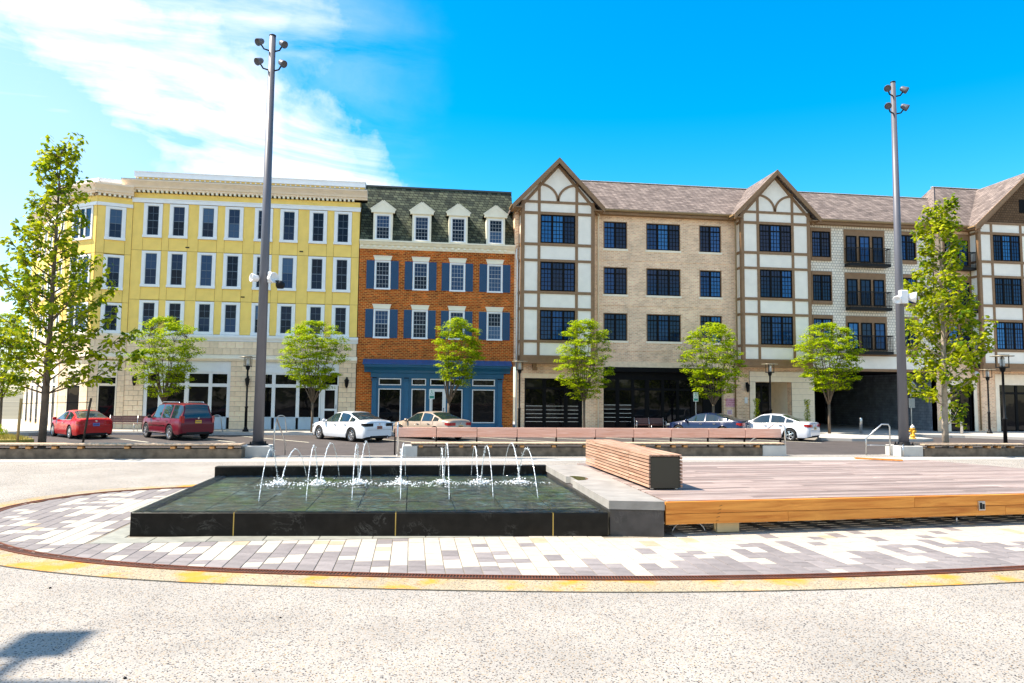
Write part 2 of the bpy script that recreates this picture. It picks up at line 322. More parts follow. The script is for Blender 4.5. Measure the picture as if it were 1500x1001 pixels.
def cm(key, fn, name, mat):
    k = (key, mat.name)
    if k not in CACHE: CACHE[k] = fn().mesh(name, mat)
    return CACHE[k]

# ------------------------------------------------------------------ ground
Z_ROAD, Z_WALK = -.67, -.52
struct('ground', MB().box(-700, 700, -400, 900, -1.2, -.705), M('earth', (.16, .14, .09), .95, var=.3, vs=.05))
struct('road', MB().box(-120, 120, 20.6, 42.0, -.70, Z_ROAD), asphalt)
# ------------------------------------------------------------------ plaza
def M_aggregate(name, base, dark, warm, scale=95., stain=0.):
    m = bpy.data.materials.new(name); m.use_nodes = True; MATS[name] = m
    nt = m.node_tree; N = nt.nodes; L = nt.links; b = N['Principled BSDF']; b.inputs['Roughness'].default_value = .85; b.inputs['Specular IOR Level'].default_value = .2
    g = N.new('ShaderNodeNewGeometry')
    vo = N.new('ShaderNodeTexVoronoi'); vo.inputs['Scale'].default_value = scale; vo.inputs['Randomness'].default_value = 1.; L.new(g.outputs['Position'], vo.inputs['Vector'])
    sp = N.new('ShaderNodeSeparateXYZ'); L.new(vo.outputs['Color'], sp.inputs[0])
    r = N.new('ShaderNodeValToRGB'); r.color_ramp.interpolation = 'CONSTANT'
    e = r.color_ramp.elements; e[0].position = 0; e[0].color = (*dark, 1); e[1].position = .13; e[1].color = (*base, 1)
    for p, c in ((.08, tuple(d*2.4 for d in dark)), (.60, tuple(x*1.12 for x in base)), (.80, warm), (.90, tuple(x*.68 for x in base))):
        q = e.new(p); q.color = (*c, 1)
    L.new(sp.outputs['X'], r.inputs[0])
    # fine cement between the stones
    dm = N.new('ShaderNodeMapRange'); dm.inputs['From Min'].default_value = .50; dm.inputs['From Max'].default_value = .75; L.new(vo.outputs['Distance'], dm.inputs['Value'])
    mixc = N.new('ShaderNodeMix'); mixc.data_type = 'RGBA'; L.new(dm.outputs[0], mixc.inputs[0]); L.new(r.outputs[0], mixc.inputs[6]); mixc.inputs[7].default_value = (*[x*.96 for x in base], 1)
    n = N.new('ShaderNodeTexNoise'); n.inputs['Scale'].default_value = .8; n.inputs['Detail'].default_value = 9; n.inputs['Roughness'].default_value = .65; L.new(g.outputs['Position'], n.inputs['Vector'])
    mr = N.new('ShaderNodeMapRange'); mr.inputs['From Min'].default_value = .3; mr.inputs['From Max'].default_value = .7; mr.inputs['To Min'].default_value = .80; mr.inputs['To Max'].default_value = 1.12; L.new(n.outputs['Fac'], mr.inputs['Value'])
    v = N.new('ShaderNodeVectorMath'); v.operation = 'SCALE'; L.new(mixc.outputs[2], v.inputs[0]); L.new(mr.outputs[0], v.inputs['Scale']); outc = v.outputs[0]
    if stain:
        n3 = N.new('ShaderNodeTexNoise'); n3.inputs['Scale'].default_value = 1.9; n3.inputs['Detail'].default_value = 6; n3.inputs['Roughness'].default_value = .6; L.new(g.outputs['Position'], n3.inputs['Vector'])
        m3 = N.new('ShaderNodeMapRange'); m3.inputs['From Min'].default_value = .50; m3.inputs['From Max'].default_value = .64; m3.inputs['To Max'].default_value = stain; L.new(n3.outputs['Fac'], m3.inputs['Value'])
        x = N.new('ShaderNodeMix'); x.data_type = 'RGBA'; L.new(m3.outputs[0], x.inputs[0]); L.new(outc, x.inputs[6]); x.inputs[7].default_value = (.58, .24, .008, 1); outc = x.outputs[2]
    v2 = N.new('ShaderNodeTexVoronoi'); v2.inputs['Scale'].default_value = 2.3; L.new(g.outputs['Position'], v2.inputs['Vector'])
    q2 = N.new('ShaderNodeMapRange'); q2.inputs['From Min'].default_value = .028; q2.inputs['From Max'].default_value = .045; q2.inputs['To Min'].default_value = .45; L.new(v2.outputs['Distance'], q2.inputs['Value'])
    v3 = N.new('ShaderNodeVectorMath'); v3.operation = 'SCALE'; L.new(outc, v3.inputs[0]); L.new(q2.outputs[0], v3.inputs['Scale']); outc = v3.outputs[0]
    L.new(outc, b.inputs['Base Color'])
    bp = N.new('ShaderNodeBump'); bp.inputs['Strength'].default_value = .5; bp.inputs['Distance'].default_value = .004; bp.invert = True; L.new(vo.outputs['Distance'], bp.inputs['Height']); L.new(bp.outputs[0], b.inputs['Normal'])
    return m
agg = M_aggregate('exposed_aggregate', (.325, .30, .27), (.016, .016, .02), (.34, .25, .16), 100)
agg_band = M_aggregate('stained_aggregate_band', (.36, .30, .21), (.04, .04, .04), (.36, .24, .11), 95, stain=.85)
# plaza slab with the lower street beyond its back edge
pl = MB()
pl.box(-60, 60, -30, 19.3, -.75, 0)
for x0, x1, y1 in ((-60, -4.75, 23.5), (-4.75, -3.76, 20.75), (-3.76, -.25, 20.3), (-.25, 11.2, 22.6), (11.2, 14.3, 20.3), (14.3, 15.06, 20.45), (15.06, 15.6, 20.6), (15.6, 17.2, 21.4), (17.2, 60, 23.5)):
    pl.box(x0, x1, 19.3, y1, -.75, 0)
struct('plaza', pl, agg)
st = MB()
for a, b in ((-3.76, -.25), (11.2, 14.3)):
    for k in range(4): st.box(a+.02, b-.02, 20.302, 20.65+.33*k, -.76, -.134*(k+1))
struct('steps', st, conc_light)
# pale margin in front of the seat walls
struct('paving_margin', MB().box(-60, 60, 18.55, 19.28, 0.0, .004), M('margin_concrete', (.42, .40, .36), .85, var=.06, vs=2, bump=.3))

def catmull(pts, n=12, closed=False):
    out = []; k = len(pts)
    rng = range(k) if closed else range(k-1)
    for i in rng:
        g = lambda j: pts[j % k] if closed else pts[max(0, min(k-1, j))]
        p0, p1, p2, p3 = g(i-1), g(i), g(i+1), g(i+2)
        for t in range(n):
            t /= n
            out.append(tuple(.5*((2*p1[d])+(-p0[d]+p2[d])*t+(2*p0[d]-5*p1[d]+4*p2[d]-p3[d])*t*t+(-p0[d]+3*p1[d]-3*p2[d]+p3[d])*t**3) for d in range(2)))
    if not closed: out.append(tuple(pts[-1]))
    return out
ring_pts = [(14.5, 9.0), (12.0, 7.7), (9.3, 7.02), (6.23, 6.68), (4.28, 6.58), (2.57, 6.62), (.97, 6.80), (-.63, 7.09), (-1.92, 7.40), (-3.0, 7.80), (-3.9, 8.3), (-4.6, 8.92), (-5.25, 9.75), (-5.6, 10.75), (-5.62, 11.75), (-5.1, 12.8), (-4.1, 13.4), (-2.6, 13.75), (0, 14.15), (4, 14.9), (9, 15.3), (13.5, 14.5), (16, 12.6), (16, 10.6)]
ring = catmull(ring_pts, 14, True)
def offset(pts, d):
    out = []; k = len(pts)
    for i in range(k):
        a, b = Vector(pts[i-1]), Vector(pts[(i+1) % k]); t = (b-a).normalized(); out.append((pts[i][0]-t.y*d*-1, pts[i][1]+t.x*d*-1))
    return out
area = sum(ring[i-1][0]*ring[i][1]-ring[i][0]*ring[i-1][1] for i in range(len(ring)))
sg = -1 if area < 0 else 1          # make +d point outwards
def band(pa, pb, z0, z1):
    mb = MB(); k = len(pa); mb.v = [(x,y,z1) for x,y in pa]+[(x,y,z1) for x,y in pb]+[(x,y,z0) for x,y in pa]+[(x,y,z0) for x,y in pb]
    for i in range(k):
        j = (i+1) % k; mb.f += [(i,j,k+j,k+i),(2*k+i,2*k+j,j,i),(k+i,k+j,3*k+j,3*k+i)]; mb.sm += [False]*3
    return mb
o_in, o_g, o_b, o_j = ring, offset(ring, .13*sg), offset(ring, .50*sg), offset(ring, .525*sg)
struct('paving_bed', (lambda m: (m._add([(x,y,.004) for x,y in ring], [tuple(range(len(ring)))]), m)[1])(MB()), M('joint_sand', (.20, .17, .13), .95))
struct('stained_edge_band', band(offset(ring, .13*sg), o_b, 0, .005), agg_band)
struct('slab_joint', band(o_b, o_j, 0, .002), M('dark_joint', (.03, .028, .02), .9))
rust = M('rusted_iron', (.15, .042, .016), .8, metal=.2, var=.35, vs=9, bump=.4)
td = thing('trench_drain', 'long rust brown slotted drain grate curving around the paved oval', 'drain', (-3.0, 7.8, 0))
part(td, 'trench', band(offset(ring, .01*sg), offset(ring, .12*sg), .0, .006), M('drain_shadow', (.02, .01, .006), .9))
fr = band(offset(ring, -.004*sg), offset(ring, .016*sg), .0, .016); f2 = band(offset(ring, .114*sg), offset(ring, .132*sg), .0, .016)
fr._add(f2.v, f2.f); part(td, 'edge_frame', fr, rust)
bars = MB(); k = len(ring); oi, oo = offset(ring, .016*sg), offset(ring, .114*sg); acc = 0
for i in range(k):
    a, b = Vector(oi[i-1]), Vector(oi[i]); c, d = Vector(oo[i-1]), Vector(oo[i]); ln = (b-a).length
    if a.y > 16 or a.x > 13.8: continue
    n = max(1, int(ln/.028))
    for q in range(n):
        t = (q+.5)/n; t2 = t+.5*.6/n; p, r_ = a.lerp(b, t), c.lerp(d, t); p2, r2 = a.lerp(b, t2), c.lerp(d, t2)
        bars.v += [(p.x,p.y,.014),(r_.x,r_.y,.014),(r2.x,r2.y,.014),(p2.x,p2.y,.014)]; o = len(bars.v)-4
        bars.f.append((o,o+1,o+2,o+3)); bars.sm.append(False)
part(td, 'grate_bars', bars, rust, kind='stuff')

def inside(x, y, poly=ring):
    c = False; j = len(poly)-1
    for i in range(len(poly)):
        if (poly[i][1] > y) != (poly[j][1] > y) and x < (poly[j][0]-poly[i][0])*(y-poly[i][1])/(poly[j][1]-poly[i][1])+poly[i][0]: c = not c
        j = i
    return c
def yspan(x):
    ys = []
    for i in range(len(ring)):
        a, b = ring[i-1], ring[i]
        if (a[0] > x) != (b[0] > x): ys.append(a[1]+(b[1]-a[1])*(x-a[0])/(b[0]-a[0]))
    return (min(ys), max(ys)) if len(ys) > 1 else None
pv = {'pale': M('paver_pale', (.41, .37, .31), .8, var=.10, vs=9, bump=.3, bs=60, rnd=.10),
      'grey': M('paver_grey', (.205, .18, .175), .8, var=.14, vs=9, bump=.3, bs=60, rnd=.16),
      'tan': M('paver_tan', (.40, .30, .20), .8, var=.12, vs=9, bump=.3, bs=60, rnd=.08)}
# fountain footprint (stone edging strip round it stays free of pavers)
FX0, FX1, FY0, FY1 = -3.24, 2.40, 8.98, 12.95
pavers = []
PW = .178; x = -5.7; col_i = 0; rp = random.Random(3)
while x < 12.5:
    xc = x+PW/2; sp = yspan(xc)
    if sp:
        y = sp[0]+.005; end = sp[1]; y -= rp.random()*.0
        first = True
        while y < end-.05:
            ln = rp.choice((.18, .18, .27, .27, .36));
            if first: ln = rp.choice((.1, .18, .25, .33)); first = False
            y2 = min(y+ln, end-.004); ym = (y+y2)/2; ok = True
            if x+PW > -3.52 and x < 3.12 and y2 > 8.66-(.0 if x > -3.5 else 0):
                if y < 8.62: y2 = 8.655
                elif y < 13.2: ok = False; y = 13.25; y2 = 13.5
            if x+PW > 2.36 and x < 3.12 and y2 > 8.45 and ym < 13.2:
                ok = ok and y < 8.40; y2 = min(y2, 8.45)
            if y > 11.4 and x > 3.1: break
            if ok and y2-y > .04:
                dr = (ym-sp[0]); edge = min(dr, (end-ym)*1.2, (xc+5.75)*.8)
                pg = .84 if edge < .40 else .42 if edge < .72 else .22 if edge < 1.1 else .06
                if xc < -3.3: pg = .85 if edge < .3 else .60 if edge < .8 else .36
                if x > 3.2: pg = .92 if edge < .45 else .66 if edge < .9 else .30 if edge < 1.35 else .12
                c = 'grey' if rp.random() < pg else 'pale'
                if c == 'pale' and rp.random() < .035: c = 'tan'
                pavers.append((x, y, ln if y2 == y+ln else y2-y, c))
            if y2 <= y+.02: y = y+.3
            else: y = y2
    x += PW; col_i += 1
pav = bpy.data.objects.new('paved_oval', MB().box(-.01, .01, -.01, .01, .0042, .0046).mesh('paved_oval', pv['grey'])); COL.objects.link(pav); pav.location = (0, 8, 0); pav['kind'] = 'structure'
pavers.sort(key=lambda p: (p[0]*.75)**2*.25+p[1]**2)
PB = {}
def paver_mesh(ln, c, i):
    k = (round(ln, 2), c)
    if k not in PB: PB[k] = MB().bbox(.004, PW-.004, .004, round(ln, 2)-.004, .0, .011, .003).mesh('paver', pv[c])
    return PB[k]
vis = [p for p in pavers if -.64*p[1] < p[0] < 1.05*p[1]]
hid = []
for i, (x, y, ln, c) in enumerate(vis):
    if i < 300:
        o = bpy.data.objects.new('paver', paver_mesh(ln, c, i)); COL.objects.link(o); o.parent = pav; o.location = (x, y-8, rp.uniform(-.0015, .001))
    else: hid.append((x, y, ln, c))
for c in pv:
    m = MB()
    for x, y, ln, cc in hid:
        if cc == c: z = rp.uniform(.009, .0115); m.bbox(x+.004, x+PW-.004, y+.004, y+ln-.004, .0, z, .003)
    o = part(pav, 'paver_field', m, pv[c], kind='stuff')
# thin slabs laid round the foot of the fountain
edge_m = M('foot_slab', (.25, .25, .215), .6, var=.2, vs=6, bump=.2, rnd=.12)
i = 0; x = -3.52
while x < 2.3:
    w_ = min(.62, 2.34-x); o = bpy.data.objects.new('edging_slab', cm(('es', round(w_, 2)), lambda: MB().bbox(.004, w_-.004, .0, .30, 0, .012, .003), 'edging_slab', edge_m)); COL.objects.link(o); o.parent = pav; o.location = (x, .67, 0); x += .62
y = 8.98
while y < 13.2:
    o = bpy.data.objects.new('edging_slab', cm('esl', lambda: MB().bbox(.0, .26, .004, .616, 0, .012, .003), 'edging_slab', edge_m)); COL.objects.link(o); o.parent = pav; o.location = (-3.52, y-8, 0); y += .62
# grit and small stones on the concrete
for i, (px_, py_, r_) in enumerate(((-1.65, 4.66, .011), (-3.05, 6.8, .012), (-.95, 5.75, .009))):
    g_ = MB().lathe([(r_*.7, 0), (r_, r_*.4), (r_*.8, r_*.9), (r_*.2, r_*1.1)], 7, (px_, py_, 0))
    single('pebble', g_, iron, ('small black pebble nearest the bottom of the picture', 'small black pebble by the left end of the stained band', 'small dark pebble between the drain and the nearest one')[i], 'pebble', (px_, py_, 0))

# ------------------------------------------------------------------ fountain
Z_RIM = .285
ft = thing('fountain', 'low black granite fountain pool with two rows of arching water jets', 'fountain', (-.4, 11, 0))
def fy(x): return 9.06-.087*(x+3.23)            # front face runs slightly towards the camera on the right
xs = [-3.23, -2.05, -.16, 1.72, 2.39]
for a, b in zip(xs[:-1], xs[1:]):
    a2, b2 = a+.006, b-.006
    part(ft, 'front_slab', MB()._add([(a2,fy(a2),0),(b2,fy(b2),0),(b2,fy(b2)+.12,0),(a2,fy(a2)+.12,0),(a2,fy(a2),Z_RIM-.01),(b2,fy(b2),Z_RIM-.01),(b2,fy(b2)+.012,Z_RIM),(a2,fy(a2)+.012,Z_RIM),(a2,fy(a2)+.12,Z_RIM),(b2,fy(b2)+.12,Z_RIM)],
        [(0,1,5,4),(4,5,6,7),(7,6,9,8),(1,2,9,6,5),(0,4,7,8,3),(2,3,8,9),(0,3,2,1)]), black_stone)
for a in xs[1:-1]:
    part(ft, 'joint_strip', MB().box(a-.006, a+.006, fy(a)-.001, fy(a)+.11, .0, Z_RIM-.001), brass)
part(ft, 'side_slab', MB()._add([(-3.235,9.065,0),(-3.235,12.95,0),(-3.115,12.95,0),(-3.115,9.19,0),(-3.235,9.065,Z_RIM-.002),(-3.235,12.95,Z_RIM-.002),(-3.115,12.95,Z_RIM-.002),(-3.115,9.19,Z_RIM-.002)],
    [(0,1,2,3),(7,6,5,4),(0,4,5,1),(1,5,6,2),(2,6,7,3),(3,7,4,0)]), black_stone)
for i, (a, b) in enumerate(((-3.30, -1.4), (-1.395, .5), (.505, 2.46))):
    part(ft, 'back_slab', MB().bbox(a, b, 12.93, 13.12, 0, .43, .008), black_stone)
# pool floor: dark tiles with open joints
def M_pool():
    m = M('pool_tile', (.13, .13, .115), .5, var=.6, vs=5, bump=.2, rnd=.25); nt = m.node_tree; N = nt.nodes; L = nt.links; b = N['Principled BSDF']
    g = N.new('ShaderNodeNewGeometry'); n = N.new('ShaderNodeTexNoise'); n.inputs['Scale'].default_value = 1.1; n.inputs['Detail'].default_value = 7; n.inputs['Roughness'].default_value = .7; L.new(g.outputs['Position'], n.inputs['Vector'])
    r = N.new('ShaderNodeMapRange'); r.inputs['From Min'].default_value = .51; r.inputs['From Max'].default_value = .66; L.new(n.outputs['Fac'], r.inputs['Value'])
    nb = N.new('ShaderNodeTexNoise'); nb.inputs['Scale'].default_value = 4.2; nb.inputs['Detail'].default_value = 6; nb.inputs['Distortion'].default_value = 1.2; L.new(g.outputs['Position'], nb.inputs['Vector'])
    cr = N.new('ShaderNodeValToRGB'); L.new(nb.outputs['Fac'], cr.inputs[0]); ce = cr.color_ramp.elements; ce[0].position = .34; ce[0].color = (.03, .028, .02, 1); ce[1].position = .68; ce[1].color = (.20, .24, .26, 1)
    e_ = ce.new(.48); e_.color = (.15, .11, .055, 1); e_ = ce.new(.57); e_.color = (.10, .12, .08, 1)
    src = cr.outputs[0]; x = N.new('ShaderNodeMix'); x.data_type = 'RGBA'; L.new(r.outputs[0], x.inputs[0]); L.new(src, x.inputs[6]); x.inputs[7].default_value = (.15, .19, .012, 1); L.new(x.outputs[2], b.inputs['Base Color'])
    return m
pool_m = M_pool()
part(ft, 'pool_base', MB().box(-3.11, 2.44, 9.14, 12.925, .02, .225), M('pool_joint', (.01, .01, .008), .9))
nx, ny = 9, 5
for i in range(nx):
    for j in range(ny):
        a = -3.11+5.53*i/nx; b = 9.2+3.72*j/ny; o = part(ft, 'floor_tile', MB().box(a+.008, a+5.53/nx-.008, b+.008, b+3.72/ny-.008, .2255, .245+.002*((i*3+j) % 3)), pool_m)
# water with ripples: a real displaced sheet
def ripple(x, y):
    h = 0
    for sx in JX:
        d = sqrt((x-sx)**2+(y-11.45)**2); h += .0065*sin(d*30)*math.exp(-d*2.2)
        d2 = sqrt((x-sx)**2+(y-9.85)**2); h += .002*sin(d2*42)*math.exp(-d2*3.5)
    h += .0052*sin(5*x+13.1*y+1.3*sin(2.3*y))+.0046*sin(-6*x+19*y+2*sin(1.7*x))+.0032*sin(9*x+31*y+2*sin(5*x))
    return h
JX = [-1.98, -1.38, -.79, -.15, .50, 1.10, 1.72]
wm = MB(); nx, ny = 260, 150; x0, x1, y1 = -3.234, 2.44, 12.926
for j in range(ny+1):
    for i in range(nx+1):
        x = x0+(x1-x0)*i/nx; yf = fy(x)+.004; y = yf+(y1-yf)*j/ny
        wm.v.append((x, y, Z_RIM+.006+ripple(x, y)*min(1, 4*min(j/ny, i/nx, 1-j/ny, 1-i/nx)*4)))
for j in range(ny):
    for i in range(nx): q = j*(nx+1)+i; wm.f.append((q,q+1,q+nx+2,q+nx+1)); wm.sm.append(True)
def M_water():
    m = bpy.data.materials.new('pool_water'); m.use_nodes = True; nt = m.node_tree; N = nt.nodes; L = nt.links; out = N['Material Output']; N.remove(N['Principled BSDF'])
    g = N.new('ShaderNodeNewGeometry'); n = N.new('ShaderNodeTexNoise'); n.inputs['Scale'].default_value = 6; n.inputs['Detail'].default_value = 5; n.inputs['Distortion'].default_value = 1.6; mq = N.new('ShaderNodeMapping'); mq.inputs['Scale'].default_value = (1, 2.4, 1); L.new(g.outputs['Position'], mq.inputs['Vector']); L.new(mq.outputs[0], n.inputs['Vector'])
    bp = N.new('ShaderNodeBump'); bp.inputs['Strength'].default_value = .9; bp.inputs['Distance'].default_value = .045; L.new(n.outputs['Fac'], bp.inputs['Height'])
    f = N.new('ShaderNodeFresnel'); f.inputs['IOR'].default_value = 1.52; L.new(bp.outputs[0], f.inputs['Normal'])
    t = N.new('ShaderNodeBsdfTransparent'); t.inputs[0].default_value = (.80, .90, .86, 1); gl = N.new('ShaderNodeBsdfGlossy'); gl.inputs['Roughness'].default_value = .05; L.new(bp.outputs[0], gl.inputs['Normal'])
    x = N.new('ShaderNodeMixShader'); L.new(f.outputs[0], x.inputs[0]); L.new(t.outputs[0], x.inputs[1]); L.new(gl.outputs[0], x.inputs[2]); L.new(x.outputs[0], out.inputs['Surface'])
    return m
part(ft, 'water', wm, M_water())
def M_jet():
    m = bpy.data.materials.new('jet_water'); m.use_nodes = True; nt = m.node_tree; N = nt.nodes; L = nt.links; b = N['Principled BSDF']
    b.inputs['Base Color'].default_value = (.85, .9, .93, 1); b.inputs['Roughness'].default_value = .08; b.inputs['Specular IOR Level'].default_value = .8
    t = N.new('ShaderNodeBsdfTransparent'); x = N.new('ShaderNodeMixShader'); x.inputs[0].default_value = .62
    g = N.new('ShaderNodeNewGeometry'); n = N.new('ShaderNodeTexNoise'); n.inputs['Scale'].default_value = 45; L.new(g.outputs['Position'], n.inputs['Vector'])
    r = N.new('ShaderNodeMapRange'); r.inputs['From Min'].default_value = .42; r.inputs['From Max'].default_value = .56; r.inputs['To Min'].default_value = .15; r.inputs['To Max'].default_value = 1.0; L.new(n.outputs['Fac'], r.inputs['Value']); L.new(r.outputs[0], x.inputs[0])
    L.new(t.outputs[0], x.inputs[1]); L.new(b.outputs[0], x.inputs[2]); L.new(x.outputs[0], N['Material Output'].inputs['Surface']); return m
jet_m = M_jet(); foam = M('foam', (.86, .88, .9), .3, var=.05)
rj = random.Random(11)
for k, sx in enumerate(JX):
    for front in (True, False):
        ys = 9.85 if front else 12.78; ye = 11.42 if front else 11.5; hgt = (.62, .66, .68, .62, .70, .66, .62)[k] if front else (.50, .60, .62, .60, .52, .55, .60)[k]
        xs_ = sx+(.03 if front else .22-.05*k); xe = sx+rj.uniform(-.03, .03)
        pts = []; rr = []
        for q in range(27):
            t = q/26; z = Z_RIM+4*hgt*t*(1-t)+.0; pts.append((xs_+(xe-xs_)*t+(rj.uniform(-.003, .003) if t > .5 else 0), ys+(ye-ys)*t, z))
            rr.append(.0042+(.0040*rj.random() if t > .35 else .001)+.0015*t)
        jb = MB().tube(pts, rr, 7)
        for q in range(26):   # stream breaks into drops on the way down
            t = .45+.55*rj.random(); z = Z_RIM+4*hgt*t*(1-t); r = rj.uniform(.004, .008); c = (xs_+(xe-xs_)*t+rj.uniform(-.02, .02), ys+(ye-ys)*t+rj.uniform(-.03, .03), z+rj.uniform(-.02, .02))
            jb.lathe([(r*.3,-r),(r,-.2*r),(r*.7,.6*r),(r*.15,r)], 5, c)
        part(ft, 'water_jet', jb, jet_m)
    fb = MB()
    for q in range(190):
        d = abs(rj.gauss(0, .15)); a = rj.uniform(0, 2*pi); r = rj.uniform(.005, .016)*(1.3 if d < .09 else .8)
        c = (sx+d*cos(a)*1.5, 11.45+d*sin(a), Z_RIM+.006+abs(rj.gauss(0, .05))*max(0, 1-d*3))
        fb.lathe([(r*.4,-r*.4),(r,0),(r*.8,.5*r),(r*.2,.8*r)], 6, c)
    part(ft, 'splash', fb, foam, kind='stuff')
# bluestone seat block and cap on the right of the pool
sb = thing('stone_seat_wall', 'grey bluestone bench wall between the black pool and the wooden deck', 'wall', (2.75, 8.5, 0))
body = [(2.44,8.62),(3.06,8.52),(3.13,12.98),(2.47,12.98)]
part(sb, 'block', MB().poly([(2.425,8.615),(3.055,8.475),(3.12,12.98),(2.46,12.98)], 0, .318, 'xy'), grey_stone)
capp = MB()
# cap with a shallow spout cut where water spills
part(sb, 'cap', MB().poly([(2.405,8.60),(3.06,8.46),(3.13,12.99),(2.44,12.99),(2.435,11.2),(2.50,11.15),(2.50,10.75),(2.43,10.70)], .326, .43, 'xy'), cap_stone)
part(sb, 'wet_patch', MB().poly([(2.50+.22*cos(a)*(1 if cos(a) > 0 else .0), 10.95+.30*sin(a)) for a in [i*pi/9-pi/2 for i in range(10)]], .4303, .432, 'xy'), M('wet_stone', (.05, .035, .025), .12, var=.2))
# ------------------------------------------------------------------ timber deck
DA = radians(4.1)
dk = thing('timber_deck', 'wide low wooden deck with weathered planks and orange cedar edge boards', 'deck', (3.09, 8.55, 0), DA)
Z_D = .425
rd = random.Random(5); v = .0; PWD = .142; row = 0
while v < 4.72:
    u0 = .072*(v+PWD)+.03; ue = 9.2-.25*v; u = u0; first = True
    while u < ue-.2:
        ln = rd.uniform(1.2, 2.6) if first else rd.uniform(2.6, 3.7); first = False; u1 = min(u+ln, ue)
        if ue-u1 < .6: u1 = ue
        o = bpy.data.objects.new('plank', MB().bbox(0, u1-u-.004, .005, PWD-.005, -.03, 0, .003).mesh('plank', deck_wood)); COL.objects.link(o); o.parent = dk
        o.location = (u, v, Z_D+rd.uniform(-.0015, .0015)); u = u1+.002
    v += PWD; row += 1
for a, b, z0, z1 in ((0.0, 1.95, .305, .395), (1.954, 3.55, .305, .395), (3.554, 9.25, .305, .395)): pass
def fas(a, b, z0, z1):
    o = bpy.data.objects.new('edge_board', MB().bbox(0, b-a-.005, -.038, -.002, z0, z1, .004).mesh('edge_board', fascia_wood)); COL.objects.link(o); o.parent = dk; o.location = (a, 0, 0)
fas(0.0, 3.52, .275, .418); fas(3.52, 9.25, .275, .418)
fas(0.0, 1.66, .145, .270); fas(1.66, 4.95, .145, .270); fas(4.95, 9.25, .145, .270)
jo = MB()
for i in range(22): u = .05+i*.4; jo.box(u, u+.045, .02, min(4.6, (8.95-u)/.25), .24, .39)
jo.box(.3, 8.9, .95, 1.15, -.0, .24); jo.box(.4, 8.0, 3.2, 3.35, .06, .24)  # first beam reaches the ground, added as dark shade under the deck
part(dk, 'joists_and_shade_beam', jo, M('dark_timber', (.035, .022, .015), .8, var=.3), world=False)
part(dk, 'support_block', MB().box(.72, 1.02, .04, .14, .02, .145), M('raw_pine', (.62, .46, .24), .7, var=.2), world=False)
part(dk, 'support_post', MB().tube([(4.25, .06, 0), (4.25, .06, .15)], .012, 8), steel, world=False)
part(dk, 'conduit', MB().tube([(.12+.22*(1-cos(t*pi/12)), .05, .02+.15*sin(t*pi/12)) for t in range(13)], .006, 6), steel, world=False)
o_ = MB().bbox(4.50, 4.60, -.062, -.038, .215, .335, .004); ob = part(dk, 'outlet_box', o_, steel, world=False)
part(ob, 'outlet_cover', MB().box(4.515, 4.545, -.068, -.0625, .232, .318), iron, world=False); part(ob, 'outlet_cover', MB().box(4.558, 4.586, -.068, -.0625, .232, .30), iron, world=False)
kn = MB()
for i in range(5): kn.bar((.66+i*.012, -.0392, .17+i*.045), (.70+i*.012, -.0392, .185+i*.045), .006, .003)
part(dk, 'saw_marks', kn, M('saw_cut', (.10, .05, .02), .9), world=False, kind='stuff')
single('offcut_board', MB().poly([(9.2, 13.95), (9.9, 13.45), (9.92, 13.53), (9.22, 14.03)], .44, .47, 'xy'), fascia_wood, 'short loose orange board lying at the far right corner of the deck', 'board', (9.5, 13.7, .44))

# slatted bench box on the deck
bb = thing('slatted_bench', 'long box bench clad in thin wooden slats with a dark end panel', 'bench', (3.46, 9.53, Z_D))
BX0, BX1, BY0, BY1, BZ0, BZ1 = 3.225, 3.70, 9.53, 12.9, Z_D+.03, Z_D+.455
sh = (BZ1-BZ0)/9
def skew(y): return -.055*(y-BY0)/3.4
def slat(xa, xb, ya, yb, za, zb):
    m = MB()._add([(xa+skew(ya),ya,za),(xb+skew(ya),ya,za),(xb+skew(yb),yb,za),(xa+skew(yb),yb,za),(xa+skew(ya),ya,zb),(xb+skew(ya),ya,zb),(xb+skew(yb),yb,zb),(xa+skew(yb),yb,zb)],
        [(0,3,2,1),(4,5,6,7),(0,1,5,4),(1,2,6,5),(2,3,7,6),(3,0,4,7)]); part(bb, 'slat', m, slat_wood)
for i in range(9):
    for ya, yb in ((BY0, 10.395), (10.405, BY1)):
        slat(BX0, BX0+.022, ya, yb, BZ0+i*sh+.007, BZ0+(i+1)*sh-.007)
        slat(BX1-.022, BX1, ya-.012 if ya == BY0 else ya, yb, BZ0+i*sh+.007, BZ0+(i+1)*sh-.007)
for i in range(9):
    wx = (BX1-BX0-.004)/9
    for ya, yb in ((BY0, 10.395), (10.405, BY1)): slat(BX0+.002+i*wx+.004, BX0+.002+(i+1)*wx-.004, ya, yb, BZ1+.001, BZ1+.024)
part(bb, 'end_panel', MB().bbox(BX0+.03, BX1-.03, BY0+.012, BY0+.03, BZ0-.005, BZ1-.012, .002), M('dark_bronze_panel', (.05, .045, .03), .5, metal=.2, var=.08))
part(bb, 'frame', MB().box(BX0+.026, BX1-.026, BY0+.032, BY1-.35, BZ0, BZ1-.002), M('dark_core', (.02, .012, .008), .9))
for xx in (BX0+.05, BX1-.08):
    part(bb, 'foot', MB().box(xx, xx+.035, BY0+.06, BY0+.1, Z_D+.001, BZ0-.001), steel)

